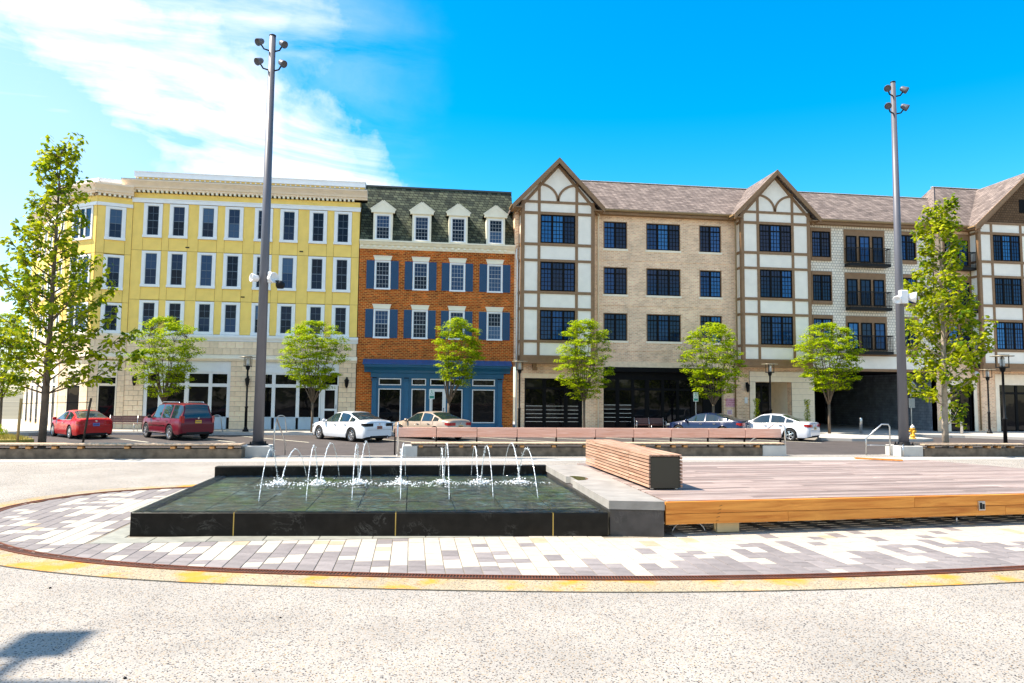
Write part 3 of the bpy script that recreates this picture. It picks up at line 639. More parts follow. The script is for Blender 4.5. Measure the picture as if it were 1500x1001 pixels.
# ------------------------------------------------------------------ seat walls at the back of the plaza
def seat_wall(label, x0, x1, yf, ends=(), back=None, zt=.37):
    t = thing('seat_wall', label, 'bench', ((x0+x1)/2, yf, 0), group='wood topped concrete seat walls along the plaza edge')
    part(t, 'concrete_wall', MB().bbox(x0, x1, yf, yf+.42, 0, .25, .012), wall_conc)
    sl = MB(); x = x0-.02; r = random.Random(int(x0*10)+50)
    while x < x1: sl.bbox(x, min(x+.094, x1), yf-.05, yf+.47, zt-.035, zt+r.uniform(-.001, .002), .003); x += .10
    part(t, 'seat_slats', sl, seat_slat_m, kind='stuff')
    part(t, 'seat_frame', MB().box(x0+.01, x1-.01, yf-.03, yf+.0, zt-.062, zt-.036), black_frame)
    bk = MB(); x = x0+.2
    while x < x1-.2:
        bk.box(x, x+.11, yf-.035, yf+.15, .2505, zt-.063); x += r.choice((.35, .45, .6, .9, 1.1))
    part(t, 'support_blocks', bk, M('seat_block_wood', (.55, .26, .08), .6, var=.25, vs=20), kind='stuff')
    for a, b in ends: part(t, 'end_block', MB().bbox(a, b, yf-.02, yf+.47, 0, zt-.03 if zt < .5 else .35, .012), conc_light)
    if back:
        a, b = back; n = int(round((b-a)/1.14)); ww = (b-a)/n
        for i in range(n): part(t, 'back_board', MB().bbox(a+i*ww+.008, a+(i+1)*ww-.008, yf+.50, yf+.545, zt+.13, zt+.40, .006), slat_woodx)
        part(t, 'back_rail', MB().box(a, b, yf+.548, yf+.59, zt+.18, zt+.23), black_frame)
        for i in range(n+1): part(t, 'back_bracket', MB().box(a+i*ww-.02, a+i*ww+.02, yf+.546, yf+.60, .0, zt+.36), black_frame)
    return t
wall_conc = M('stained_wall_concrete', (.15, .115, .08), .9, var=.45, vs=5, bump=.5, bs=40)
seat_slat_m = M('seat_slat_wood', (.50, .36, .24), .6, var=.30, vs=14)
seat_wall('left wood topped concrete seat wall in front of the tall tree and red car', -34, -4.32, 19.42)
seat_wall('middle wood topped seat wall with a long pink timber backrest', .02, 10.86, 19.9, back=(-.44, 11.05))
seat_wall('right wood topped seat wall beyond the right light pole', 15.1, 40, 19.55)
for lab, a, b in (('pale block ending the middle seat wall near the fountain jets', -.2, .2), ('pale block ending the middle seat wall beside the right steps', 10.15, 10.84)): pass
part_holder = [o for o in COL.objects if o.name.startswith('seat_wall') and 'middle' in o.get('label', '')][0]
part(part_holder, 'end_block', MB().bbox(-.22, .18, 19.86, 20.36, 0, .30, .012), conc_light); part(part_holder, 'end_block', MB().bbox(10.18, 10.9, 19.86, 20.36, 0, .31, .012), conc_light)

# ------------------------------------------------------------------ tall light poles
def floodlight(par, c, d, s=1.):
    """bell shaped flood lamp at c pointing along d, on a short arm"""
    c = Vector(c); d = Vector(d).normalized()
    m = MB().lathe([(.03,-.20),(.085,-.19),(.125,-.12),(.135,-.02),(.15,.03),(.165,.14),(.158,.15),(.145,.06),(.10,.04)], 14)
    q = Vector((0,0,1)).rotation_difference(d).to_matrix()
    m.v = [tuple(c+q@Vector(v)*s*.64) for v in m.v]; return part(par, 'floodlight', m, pole_paint)
def light_pole(label, x, y, zb, zt, r0, r1, turned, group='tall tapered light poles on the plaza'):
    t = thing('light_pole', label, 'light pole', (x, y, zb), group=group)
    part(t, 'plinth', MB().bbox(x-.36, x+.36, y-.34, y+.36, 0, zb, .015), conc_light)
    part(t, 'shaft', MB().tube([(x, y, zb+.03), (x, y, zt)], [r0, r1], 24), pole_paint)
    part(t, 'cap', MB().lathe([(r1+.006,0),(r1+.006,.03),(r1*.5,.05)], 20, (x, y, zt)), iron)
    bf = part(t, 'base_flange', MB().lathe([(r0+.13,0),(r0+.13,.03),(r0+.03,.035),(r0+.02,.10)], 20, (x, y, zb)), iron)
    bo = MB()
    for k in range(4): a = pi/4+k*pi/2; bo.tube([(x+(r0+.085)*cos(a), y+(r0+.085)*sin(a), zb+.02), (x+(r0+.085)*cos(a), y+(r0+.085)*sin(a), zb+.10)], .022, 6)
    sub(bf, 'bolts', bo.mesh('bolts', iron, origin_of(bf)))
    for z in ((zt-.42, zt-.98) if not turned else (zt-.9,)):
        if turned:
            for sy in (-1, 1):
                part(t, 'arm', MB().bar((x, y+sy*r1*.8, z), (x, y+sy*.50, z), .07), iron); part(t, 'lamp_head', MB().bbox(x-.20, x+.20, min(y+sy*.48, y+sy*1.0), max(y+sy*.48, y+sy*1.0), z-.06, z+.10, .02), pole_paint)
            continue
        for sx, yy in ((-1, -.05), (1, -.02)):
            arm = [(x+sx*r1*.9, y+yy, z-.02), (x+sx*(r1+.12), y+yy-.04, z), (x+sx*(r1+.20), y+yy-.08, z+.12)]
            part(t, 'arm', MB().tube(arm, .022, 8), iron)
            h = floodlight(t, (x+sx*(r1+.22), y+yy-.10, z+.17), (sx*.75, -.55, -.62) if sx > 0 else (-.55, -.65, -.55))
    return t
P1 = light_pole('tall grey light pole left of the fountain with four flood lamps and white speakers', -4.07, 20.2, .29, 11.68, .142, .088, False)
P2 = light_pole('tall grey light pole at the right with four flood lamps, beside the hydrant', 14.7, 19.9, .31, 11.55, .145, .072, False)
P3 = light_pole('tall light pole at far left whose cross shaped shadow falls on the foreground paving', -9.50, 5.60, .0, 11.5, .175, .12, True)
def horn(par, c, d, r=.17, ln=.30):
    c = Vector(c); d = Vector(d).normalized(); q = Vector((0,0,1)).rotation_difference(d).to_matrix()
    m = MB().lathe([(.06,-.02),(.09,0),(r*.8,ln*.5),(r,ln),(r*.92,ln+.015),(r*.6,ln*.85),(.03,ln*.6)], 18); m.v = [tuple(c+q@Vector(v)) for v in m.v]
    return part(par, 'loudspeaker', m, white_paint)
x, y = -4.07, 20.2
part(P1, 'mount_box', MB().bbox(x+.14, x+.24, y-.22, y-.06, 4.68, 4.98, .02), white_paint)
horn(P1, (x-.15, y-.1, 4.79), (-.8, -.6, .05), .12, .17); horn(P1, (x+.18, y-.15, 4.80), (.75, -.65, .02), .15, .19)
part(P1, 'security_camera', MB().lathe([(.02,-.12),(.09,-.11),(.12,-.04),(.12,.03),(.07,.09),(.02,.10)], 14, (x+.48, y-.25, 4.63)), iron); part(P1, 'arm', MB().tube([(x+.3, y-.2, 4.72), (x+.45, y-.25, 4.72)], .02, 6), iron)
x, y = 14.7, 19.9
part(P2, 'mount_box', MB().bbox(x-.15, x+.07, y-.30, y-.15, 4.58, 4.98, .02), white_paint)
horn(P2, (x+.14, y-.2, 4.78), (.75, -.6, -.1), .17, .21); horn(P2, (x-.20, y-.25, 4.74), (-.7, -.55, -.35), .12, .22)
part(P2, 'arm', MB().tube([(x-.16, y-.22, 4.68), (x-.22, y-.24, 4.72)], .03, 6), steel)
part(P2, 'conduit', MB().tube([(x-.30, y-.36, .02), (x-.30, y-.36, .27), (x-.26, y-.3, .33), (x-.16, y-.2, .35)], .018, 8), steel)

# handrails at the two stairs
def handrail(label, x, ya, yb, zt):
    pts = [(x, ya, .0), (x, ya, zt-.05), (x, ya+.05, zt), (x, ya+.30, zt), (x, yb, zt-.75), (x, yb, -.62)]
    m = MB().tube(pts, .021, 10); m.lathe([(.05,0),(.05,.012),(.022,.014)], 12, (x, ya, 0))
    return single('handrail', m, steel, label, 'handrail', (x, ya, 0), group='steel handrails at the plaza steps')
handrail('steel handrail beside the left light pole', -3.64, 20.12, 21.9, .98)
handrail('steel handrail at the left end of the pink timber backrest', -.36, 20.12, 21.9, .90)
def handrail2(label, x, y, s):
    m = MB().tube([(x, y, 0), (x, y, .84), (x-s*.04, y+.03, .90), (x-s*.22, y+.25, .90), (x-s*.55, y+1.1, .35), (x-s*.55, y+1.1, -.6)], .021, 10); m.lathe([(.05,0),(.05,.012),(.022,.014)], 12, (x, y, 0))
    return single('handrail', m, steel, label, 'handrail', (x, y, 0), group='steel handrails at the plaza steps')
handrail2('steel handrail at the right end of the middle seat wall before the silver sedan', 11.0, 20.1, 1)
m = MB().tube([(14.28, 19.95, 0), (14.28, 19.95, .86), (14.24, 19.96, .93), (14.05, 19.99, .93), (13.60, 20.1, .50), (13.60, 20.1, 0)], .021, 10); m.tube([(14.28, 19.95, .30), (13.60, 20.1, .30)], .015, 8)
single('handrail', m, steel, 'bent steel handrail just left of the right light pole', 'handrail', (14.28, 19.95, 0), group='steel handrails at the plaza steps')

# ------------------------------------------------------------------ street furniture on the far pavement
def walk_poly(pts, z0, z1, name, mat): struct(name, MB().poly(pts, z0, z1, 'xy'), mat)
walk_poly([(-60, 60), (-60, 38.2), (-26, 39.2), (-19.8, 40.9), (-19.2, 41.9), (21.3, 41.9), (22.2, 39.5), (22.8, 37.7), (24.2, 37.0), (28.2, 36.6), (29.3, 37.2), (29.5, 38.4), (28.9, 40.6), (31.5, 41.3), (34, 40.4), (36.5, 38.2), (38, 36.5), (70, 36), (70, 60)], -.75, Z_WALK, 'pavement', sidewalk_m)
walk_poly([(-19.0, 41.75), (21.2, 41.75), (21.2, 41.9), (-19.0, 41.9)], -.75, Z_WALK-.004, 'kerb', conc_light)
# parking bay lines
for i, xx in enumerate((-19.6, -13.2, -9.3, -5.9, -.6, 3.0, 6.6, 10.2, 13.8, 17.2, 20.6)):
    a = Vector((xx, 37.0 if xx > -19 else 38.0)); d = Vector((-.65, .76)); n_ = Vector((.76, .65))*.05
    struct('parking_line', MB().poly([tuple(a-n_-d*1.6), tuple(a+n_-d*1.6), tuple(a+n_+d*4.9), tuple(a-n_+d*4.9)], Z_ROAD, Z_ROAD+.004, 'xy'), paint_line)
# verge on the left
struct('verge', MB().poly([(-40, 34.2), (-17.2, 34.6), (-16.9, 35.4), (-19.8, 38.9), (-40, 37.6)], -.75, -.50, 'xy'), grass_m)
gr = MB(); rg = random.Random(9)
for i in range(5200):
    x = rg.uniform(-24, -17.0); y = rg.uniform(34.7, 38.6)
    if y > 35.4+(-17-x)*1.2+.0 and x > -19.8: continue
    h = rg.uniform(.06, .2); a = rg.uniform(0, pi); dx, dy = .012*cos(a), .012*sin(a); lx, ly = rg.uniform(-.05, .05), rg.uniform(-.05, .05)
    gr.v += [(x-dx,y-dy,-.5),(x+dx,y+dy,-.5),(x+lx,y+ly,-.5+h)]; o = len(gr.v)-3; gr.f.append((o,o+1,o+2)); gr.sm.append(False)
o = bpy.data.objects.new('grass', gr.mesh('grass', M('grass_blade', (.42, .34, .06), .8, var=.4, vs=3), fix=False)); COL.objects.link(o); o['kind'] = 'stuff'

def street_lamp(label, x, y, zb, s=1., copy=None):
    t = thing('street_lamp', label, 'street lamp', (x, y, zb), group='black lantern street lamps')
    def P(name, m, mat):
        m.v = [(a*s, b*s, c*s) for a, b, c in m.v]; return part(t, name, m, mat, world=False)
    P('base', MB().lathe([(.16,0),(.17,.05),(.15,.10),(.11,.14),(.10,.22),(.085,.25)], 16), iron)
    P('post', MB().lathe([(.08,.25),(.075,1.3),(.09,1.32),(.09,1.38),(.055,1.42),(.05,3.42),(.09,3.46),(.13,3.62),(.13,3.66)], 14), iron)
    lan = MB()
    for sx in (-1, 1):
        for sy in (-1, 1): lan.box(sx*.17-.014, sx*.17+.014, sy*.17-.014, sy*.17+.014, 3.62, 4.16)
    lan.box(-.19, .19, -.19, .19, 4.16, 4.20); lan.box(-.19, .19, -.19, .19, 3.62, 3.665)
    la = P('lantern', lan, iron)
    m = MB().lathe([(.04,3.67),(.10,3.70),(.10,4.05),(.06,4.10)], 12); m.v = [(a*s, b*s, c*s) for a, b, c in m.v]; sub(la, 'diffuser', m.mesh('diffuser', M('lamp_glass', (.72, .72, .70), .2)))
    P('shade_disc', MB().lathe([(.47,4.125),(.475,4.14),(.47,4.155),(.05,4.157)], 28), M('lamp_disc', (.42, .36, .25), .35, metal=.2))
    return t
street_lamp('black lantern street lamp between the two yellow building shopfronts', -9.30, 42.63, Z_WALK, 1.02)
street_lamp('black lantern street lamp at the joint of the brick and half timbered houses', 6.50, 43.3, Z_WALK, 1.03)
street_lamp('black lantern street lamp in front of the stone passage behind the white car', 22.65, 43.13, Z_WALK, 1.05)
street_lamp('farther of the two black street lamps at the right edge', 38.0, 43.0, Z_WALK, 1.02)
street_lamp('nearest black lantern street lamp, large at the right edge', 27.4, 30.1, -.60, 1.05)

def park_bench(label, x, y, zb, rz, w=1.9):
    t = thing('park_bench', label, 'bench', (x, y, zb), rz, group='dark slatted park benches on the pavement')
    h = w/2
    for i in range(4): part(t, 'seat_slat', MB().bbox(-h, h, -.42+.105*i, -.42+.105*i+.09, .42, .45, .005), bench_brown, world=False)
    for i in range(3):
        for a, b in ((-h+.02, -.02), (.02, h-.02)): part(t, 'back_slat', MB()._add([(a,.02+.03*i,.50+.12*i),(b,.02+.03*i,.50+.12*i),(b,.045+.03*i,.50+.12*i),(a,.045+.03*i,.50+.12*i),(a,.045+.03*i,.61+.12*i),(b,.045+.03*i,.61+.12*i),(b,.07+.03*i,.61+.12*i),(a,.07+.03*i,.61+.12*i)], [(0,3,2,1),(4,5,6,7),(0,1,5,4),(1,2,6,5),(2,3,7,6),(3,0,4,7)]), bench_brown, world=False)
    for sx in (-h, 0, h):
        m = MB(); 
        m.tube([(sx, -.42, 0), (sx, -.42, .64), (sx, -.36, .68), (sx, .0, .66), (sx, .03, .5)], .022, 8) if sx else m.tube([(sx, -.42, 0), (sx, -.42, .4)], .022, 8)
        m.tube([(sx, .10, 0), (sx, .02, .42), (sx, .14, .90)], .022, 8); m.tube([(sx, -.42, .405), (sx, .03, .405)], .018, 8)
        part(t, 'frame', m, steel, world=False)
    return t
park_bench('dark park bench on the pavement between the red car and burgundy wagon', -15.1, 42.6, Z_WALK, 0, 2.9)
park_bench('dark park bench in front of the black shopfront left of the blue sedan', 14.9, 43.9, Z_WALK, 0, 1.9)
def bike_rack(label, x, y):
    m = MB().tube([(x-.33, y, Z_WALK), (x-.22, y, .28)]+[(x-.22*cos(a), y, .28+.13*sin(a)) for a in [pi*i/8 for i in range(1, 8)]]+[(x+.22, y, .28), (x+.33, y, Z_WALK)], .025, 8)
    return single('bike_rack', m, steel, label, 'bike rack', (x, y, Z_WALK), group='steel hoop bike racks')
bike_rack('steel hoop bike rack just right of the burgundy wagon', -10.85, 42.5)
bike_rack('steel hoop bike rack right of the left light pole', -7.35, 42.5)
for lab, x, y in (('steel bollard in front of the dark garage opening', 28.5, 42.6), ('steel bollard right of the tall right hand tree', 35.2, 42.1)):
    single('bollard', MB().lathe([(.085,0),(.085,.93),(.07,.98),(.02,1.0)], 14, (x, y, Z_WALK)), steel, lab, 'bollard', (x, y, Z_WALK), group='steel bollards')

# fire hydrant
hyx, hyy, hz = 27.5, 36.45, Z_ROAD
hyx, hyy = 27.85, 36.95; hz = Z_WALK
hy = thing('fire_hydrant', 'yellow fire hydrant with a grey bonnet beside the right light pole', 'hydrant', (hyx, hyy, hz))
hym = M('hydrant_yellow', (.75, .40, .02), .45, var=.06); hyc = M('hydrant_cap', (.55, .53, .50), .5)
part(hy, 'barrel', MB().lathe([(.17,0),(.17,.05),(.11,.06),(.11,.12),(.145,.14),(.145,.19),(.105,.20),(.105,.52),(.14,.54),(.14,.58)], 16, (hyx, hyy, hz)), hym)
part(hy, 'bonnet', MB().lathe([(.13,.585),(.12,.66),(.07,.73),(.03,.75),(.03,.80),(.015,.80)], 16, (hyx, hyy, hz)), hyc)
for sx, r, zc in ((-1, .055, .43), (1, .055, .43)): part(hy, 'side_nozzle', MB().tube([(hyx+sx*.09, hyy, hz+zc), (hyx+sx*.20, hyy, hz+zc), (hyx+sx*.23, hyy, hz+zc)], [r, r, r*.5], 10), hym)
part(hy, 'front_nozzle', MB().tube([(hyx, hyy-.09, hz+.40), (hyx, hyy-.21, hz+.40)], .075, 12), hym)

# signs
def sign_post(name, label, x, y, zb, h): 
    t = thing(name, label, 'sign', (x, y, zb)); part(t, 'post', MB().box(x-.02, x+.02, y-.02, y+.02, zb, zb+h), steel); return t
sign_white = M('sign_white', (.62, .72, .68), .4); sign_green = M('sign_green', (.02, .25, .17), .4)
for lab, x in (('green and white accessible parking sign before the blue shopfront door', 1.17), ('green and white accessible parking sign under the black awning', 17.45)):
    y = 42.6; t = sign_post('parking_sign', lab, x, y, Z_WALK, 2.45); t['group'] = 'accessible parking signs'
    part(t, 'plate', MB().bbox(x-.16, x+.16, y-.028, y-.021, 1.42, 1.98, .002), sign_white)
    s = MB(); yy = y-.030
    s.box(x-.13, x+.13, yy-.001, yy, 1.46, 1.60)              # lower line of lettering field
    s.tube([(x-.01, yy, 1.90), (x-.01, yy-.002, 1.90)], .028, 10)
    s.bar((x-.01, yy, 1.87), (x, yy, 1.78), .022, .003, (0,1,0)); s.bar((x, yy, 1.78), (x+.06, yy, 1.76), .022, .003, (0,1,0)); s.bar((x+.06, yy, 1.76), (x+.085, yy, 1.69), .022, .003, (0,1,0)); s.bar((x-.01, yy, 1.83), (x+.05, yy, 1.83), .016, .003, (0,1,0))
    for k in range(9): a0, a1 = radians(100+k*24), radians(124+k*24); s.bar((x-.01+.065*cos(a0), yy, 1.73+.065*sin(a0)), (x-.01+.065*cos(a1), yy, 1.73+.065*sin(a1)), .015, .003, (0,1,0))
    part(t, 'symbol', s, sign_green)
t = sign_post('stop_sign', 'back of an octagonal stop sign partly behind the right light pole', 30.85, 41.0, Z_WALK, 3.2)
part(t, 'octagon', MB().poly([(30.85+.40*cos(pi/8+i*pi/4), 2.42+.40*sin(pi/8+i*pi/4)) for i in range(8)], 40.95, 40.965), M('sign_back', (.30, .30, .28), .4, metal=.4))
part(t, 'lower_plate', MB().box(30.68, 31.08, 40.95, 40.965, 1.15, 1.75), MATS['sign_back'])
# ------------------------------------------------------------------ buildings: shared pieces
YF = 45.6
def sash_window(par, x, z0, z1, wo, y=YF, loc=None, rz=0, casing=.19, head=.12, sill=.16, trim=None, glass=None, cols=2, rows=4, name='window', deep=.10, cross=True):
    """double hung window; outer casing wo wide from z0 to z1, x = centre"""
    trim = trim or white_trim; h = z1-z0; a = wo/2; gi = a-casing
    def cas():
        m = MB().box(-a, -gi, -.07, .0, sill, h-head).box(gi, a, -.07, 0, sill, h-head).box(-a, a, -.072, 0, h-head, h).bbox(-a-.02, a+.02, -.12, 0, 0, sill, .015)
        m.box(-gi, -gi+.03, -.045, 0, sill, h-head).box(gi-.03, gi, -.045, 0, sill, h-head).box(-gi+.03, gi-.03, -.045, 0, h-head-.03, h-head)
        return m
    g0, g1 = -gi+.03, gi-.03; zb, zt = sill, h-head-.03; zm = (zb+zt)/2
    def sashm():
        m = MB().box(g0, g1, -.030, .0, zm-.022, zm+.022)
        for q in (zb, zt-.03): m.box(g0, g1, -.028, 0, q, q+.03)
        for q in (g0, g1-.03): m.box(q, q+.03, -.027, 0, zb+.03, zt-.03)
        if cols > 1:
            for i in range(1, cols): xx = g0+(g1-g0)*i/cols; m.box(xx-.007, xx+.007, -.024, -.006, zb+.03, zm-.022).box(xx-.007, xx+.007, -.024, -.006, zm+.022, zt-.03)
        for lo, hi in ((zb, zm), (zm, zt)):
            for i in range(1, rows//2): zz = lo+(hi-lo)*i/(rows//2); m.box(g0+.03, g1-.03, -.023, -.007, zz-.009, zz+.009)
        return m
    key = (round(wo,2), round(h,2), casing, head, sill, cols, rows)
    o = place(par, name, cm(('cas',)+key, cas, 'casing', trim), loc or (x, y, z0), rz)
    sub(o, 'sash', cm(('sash',)+key, sashm, 'sash', M('dark_sash', (.10, .14, .19), .4) if cols == 2 else M('thin_white_sash', (.42, .44, .47), .5)))
    for nm, lo, hi, yy in (('lower_pane', zb+.03, zm-.02, -.010), ('upper_pane', zm+.02, zt-.03, -.013)):
        sub(o, 'pane', cm(('pane', nm)+key, lambda: MB().box(g0+.02, g1-.02, yy, yy+.006, lo, hi), 'pane', glass or glass_up))
    return o
def casement(par, x, z0, z1, wo, n, y=YF, surround=None, sw=0., sb=0., loc=None, rz=0, name='window', glass=None, rows=5, cols=3, transom=.2, sillstone=False):
    """black steel style casement of n lights with a glazing grid; wo/z0/z1 = black frame size"""
    a = wo/2; h = z1-z0; fwd = .08; mw = .13
    def frame():
        m = MB().box(-a, a, -.05, 0, 0, fwd).box(-a, a, -.05, 0, h-fwd, h).box(-a, -a+fwd, -.05, 0, fwd, h-fwd).box(a-fwd, a, -.05, 0, fwd, h-fwd)
        lw = (2*a-2*fwd-(n-1)*mw)/n
        for i in range(1, n): xx = -a+fwd+i*lw+(i-.5)*mw; m.box(xx-mw/2, xx+mw/2, -.055, 0, fwd, h-fwd)
        if transom:
            zz = fwd+(h-2*fwd)*(1-transom)
            for i in range(n): xx = -a+fwd+i*(lw+mw); m.box(xx, xx+lw, -.052, 0, zz-.035, zz+.035)
        return m
    def grid():
        m = MB(); lw = (2*a-2*fwd-(n-1)*mw)/n; zz = fwd+(h-2*fwd)*(1-transom) if transom else h-fwd
        for i in range(n):
            xx = -a+fwd+i*(lw+mw)
            for c in range(1, cols): q = xx+lw*c/cols; m.box(q-.016, q+.016, -.030, -.012, fwd, h-fwd)
            for r in range(1, rows): q = fwd+(zz-.035-fwd)*r/rows; m.box(xx, xx+lw, -.029, -.013, q-.014, q+.014)
        return m
    key = (round(wo,2), round(h,2), n, rows, cols, transom)
    if surround or sillstone:
        def sur():
            m = MB()
            if surround: m.box(-a-sw, -a, -.09, 0, 0, h).box(a, a+sw, -.09, 0, 0, h).box(-a-sw, a+sw, -.091, 0, h, h+sb).box(-a-sw, a+sw, -.10, 0, -sb, 0)
            return m
        if surround:
            o = place(par, name, cm(('csur', sw, sb)+key, sur, 'surround', surround), loc or (x, y, z0), rz); fr = sub(o, 'frame', cm(('cfr',)+key, frame, 'frame', black_frame))
        else:
            o = place(par, name, cm(('cfr',)+key, frame, 'frame', black_frame), loc or (x, y, z0), rz)
        if sillstone: sub(o, 'sill', cm(('csill', round(wo, 2)), lambda: MB().bbox(-a-.06, a+.06, -.14, 0, -.15, -.002, .01), 'sill', limestone_pale))
    else:
        o = place(par, name, cm(('cfr',)+key, frame, 'frame', black_frame), loc or (x, y, z0), rz)
    sub(o, 'muntins', cm(('cgr',)+key, grid, 'muntins', black_frame))
    lw = (2*a-2*fwd-(n-1)*mw)/n
    for i in range(n):
        xx = -a+fwd+i*(lw+mw); sub(o, 'pane', cm(('cp', i)+key, lambda: MB().box(xx-.01, xx+lw+.01, -.008, -.001, fwd-.01, h-fwd+.01), 'pane', glass or glass_t))
    return o
def wall_lantern(label, x, z, y=YF):
    t = thing('wall_lantern', label, 'wall lantern', (x, y, z), group='black wall lanterns')
    part(t, 'bracket', MB().box(x-.06, x+.06, y-.03, y-.002, z+.0, z+.35).tube([(x, y-.03, z+.25), (x, y-.12, z+.36), (x, y-.18, z+.30)], .015, 6), iron)
    part(t, 'lantern_cage', MB().lathe([(.04,-.32),(.07,-.25),(.09,-.20),(.14,.12),(.16,.13),(.10,.22),(.03,.28),(.02,.36)], 8, (x, y-.19, z)), iron)
    return t

# ------------------------------------------------------------------ yellow building
yb = thing('apartment_building', 'pale yellow four storey building with white window surrounds and stone ground floor', 'building', (-10.2, YF, Z_WALK))
X0, X1 = -16.97, -3.47
part(yb, 'wall', MB().box(X0+.01, X1-.01, YF+.002, YF+9, 3.59, 14.4).box(X0+.01, X1-.01, YF+.4, YF+9, -.6, 3.59), joint_y)
wc = [-15.80, -14.31, -12.60, -11.07, -9.31, -7.79, -6.02, -4.50]; WW = 1.08
rows_y = ((11.02, 13.12), (8.0, 10.2), (5.19, 7.18))
joints = (13.16, 10.24, 7.23, 5.2)
g = .022
def ypanel(x0, x1, z0, z1):
    k = ('yp', round(x1-x0, 2), round(z1-z0, 2)); place(yb, 'stucco_panel', cm(k, lambda: MB().bbox(0, round(x1-x0, 2), -.03, .0, 0, round(z1-z0, 2), .004), 'stucco_panel', yellow), (x0, YF, z0))
edges = [X0]+[e for c in wc for e in (c-WW/2, c+WW/2)]+[X1]
for zt, zb in zip(joints[:-1], joints[1:]):
    for i in range(0, len(edges), 2): ypanel(edges[i]+g/2, edges[i+1]-g/2, zb+g/2, zt-g/2)
for (r0, r1), zb in zip(rows_y, joints[1:]):
    for c in wc:
        if r0-zb > .3: ypanel(c-WW/2+g/2, c+WW/2-g/2, zb+g/2, r0-.005)
        sash_window(yb, c, r0, r1, WW, y=YF-.0)
for x_, z_ in ((-13.75, 10.45), (-7.0, 10.46), (-10.4, 7.5)): part(yb, 'vent', MB().box(x_-.11, x_+.11, YF-.05, YF-.031, z_, z_+.07), iron)
part(yb, 'head_band', MB().box(X0-.04, X1+.04, YF-.10, YF+.0, 13.16, 13.36).box(X0-.06, X1+.06, YF-.13, YF+.0, 13.361, 13.42), white_trim)
part(yb, 'frieze', MB().box(X0, X1, YF-.03, YF+.0, 13.42, 13.76), yellow)
def dentils(par, x0, x1, y0, y1, z0, z1, w_, sp, mat, rz=0, loc=None):
    m = MB(); n = int((x1-x0)/sp); 
    for i in range(n): m.box(x0+i*sp+.02, x0+i*sp+.02+w_, y0, y1, z0, z1)
    if loc is None: return part(par, 'dentils', m, mat, kind='stuff')
    o = place(par, 'dentils', m.mesh('dentils', mat), loc, rz); o['kind'] = 'stuff'; return o
dentils(yb, X0, X1, YF-.22, YF-.03, 13.77, 13.90, .13, .265, cream_trim)
CPROF = [(0,13.76),(0,13.90),(-.24,13.90),(-.26,13.98),(-.34,14.02),(-.38,14.12),(-.44,14.20),(-.56,14.33),(-.60,14.36),(-.60,14.44),(0,14.44)]
def corn(x0, x1, y, prof=CPROF): return MB().poly([(y+a, b) for a, b in prof], x0, x1, 'yz')
part(yb, 'cornice', corn(X0-.55, X1+.45, YF), cornice_tan)
part(yb, 'cornice_flashing', MB().box(X0-.57, X1+.47, YF-.62, YF+.3, 14.441, 14.465), M('lead_flashing', (.30, .31, .33), .5))
part(yb, 'parapet', MB().box(X0+.1, X1+.25, YF-.12, YF+.25, 14.47, 14.70), yellow)
dentils(yb, X0+.15, X1+.2, YF-.16, YF-.12, 14.60, 14.68, .09, .30, white_trim)
part(yb, 'parapet_coping', MB().box(X0+.05, X1+.30, YF-.26, YF+.30, 14.70, 14.99).box(X0+.02, X1+.33, YF-.30, YF+.32, 14.99, 15.03), white_trim)
# stone base
def blocks(par, x0, x1, z0, z1, bw, bh, y=YF, mat=None, d=.05, name='stone_block', loc=None, rz=0, seed=0):
    mat = mat or limestone; n = max(1, round((z1-z0)/bh)); bh = (z1-z0)/n; W = x1-x0; nb = max(1, round(W/bw)); bwid = W/nb
    for r in range(n):
        xs = [0]+[(i+(0 if r % 2 == 0 else .5))*bwid for i in range(0 if r % 2 else 1, nb)]+[W]
        for a, b in zip(xs[:-1], xs[1:]):
            if b-a < .04: continue
            k = ('blk', round(b-a, 2), round(bh, 2), d); me = cm(k, lambda: MB().bbox(.006, round(b-a, 2)-.006, -d, .02, .006, round(bh, 2)-.006, .006), name, mat)
            if loc is None: place(par, name, me, (x0+a, y, z0+r*bh))
            else: place(par, name, me, (loc[0]+(x0+a)*cos(rz), loc[1]+(x0+a)*sin(rz), z0+r*bh), rz)
for a, b in ((X0, -15.90), (-10.93, -9.12), (-4.50, X1)):
    part(yb, 'pier_core', MB().box(a, b, YF-.008, YF+.0, Z_WALK, 3.6), mortar_m)
    blocks(yb, a, b, -.05, 3.58, .55, .30); blocks(yb, a, b, Z_WALK, -.06, .9, .45)
part(yb, 'frieze_core', MB().box(X0, X1, YF-.008, YF+.0, 3.58, 5.19), mortar_m)
blocks(yb, X0, X1, 3.98, 4.78, .50, .40)
BELT = [(0,3.58),(-.08,3.58),(-.10,3.64),(-.17,3.70),(-.17,3.78),(-.08,3.82),(-.05,3.97),(0,3.97)]
part(yb, 'belt_course', MB().poly([(YF+a, b) for a, b in BELT], X0-.05, X1+.05, 'yz'), limestone_pale)
SILLC = [(0,4.79),(-.07,4.79),(-.09,4.88),(-.17,4.98),(-.20,5.06),(-.20,5.15),(-.10,5.18),(0,5.18)]
part(yb, 'sill_course', MB().poly([(YF+a, b) for a, b in SILLC], X0-.08, X1+.08, 'yz'), white_trim)
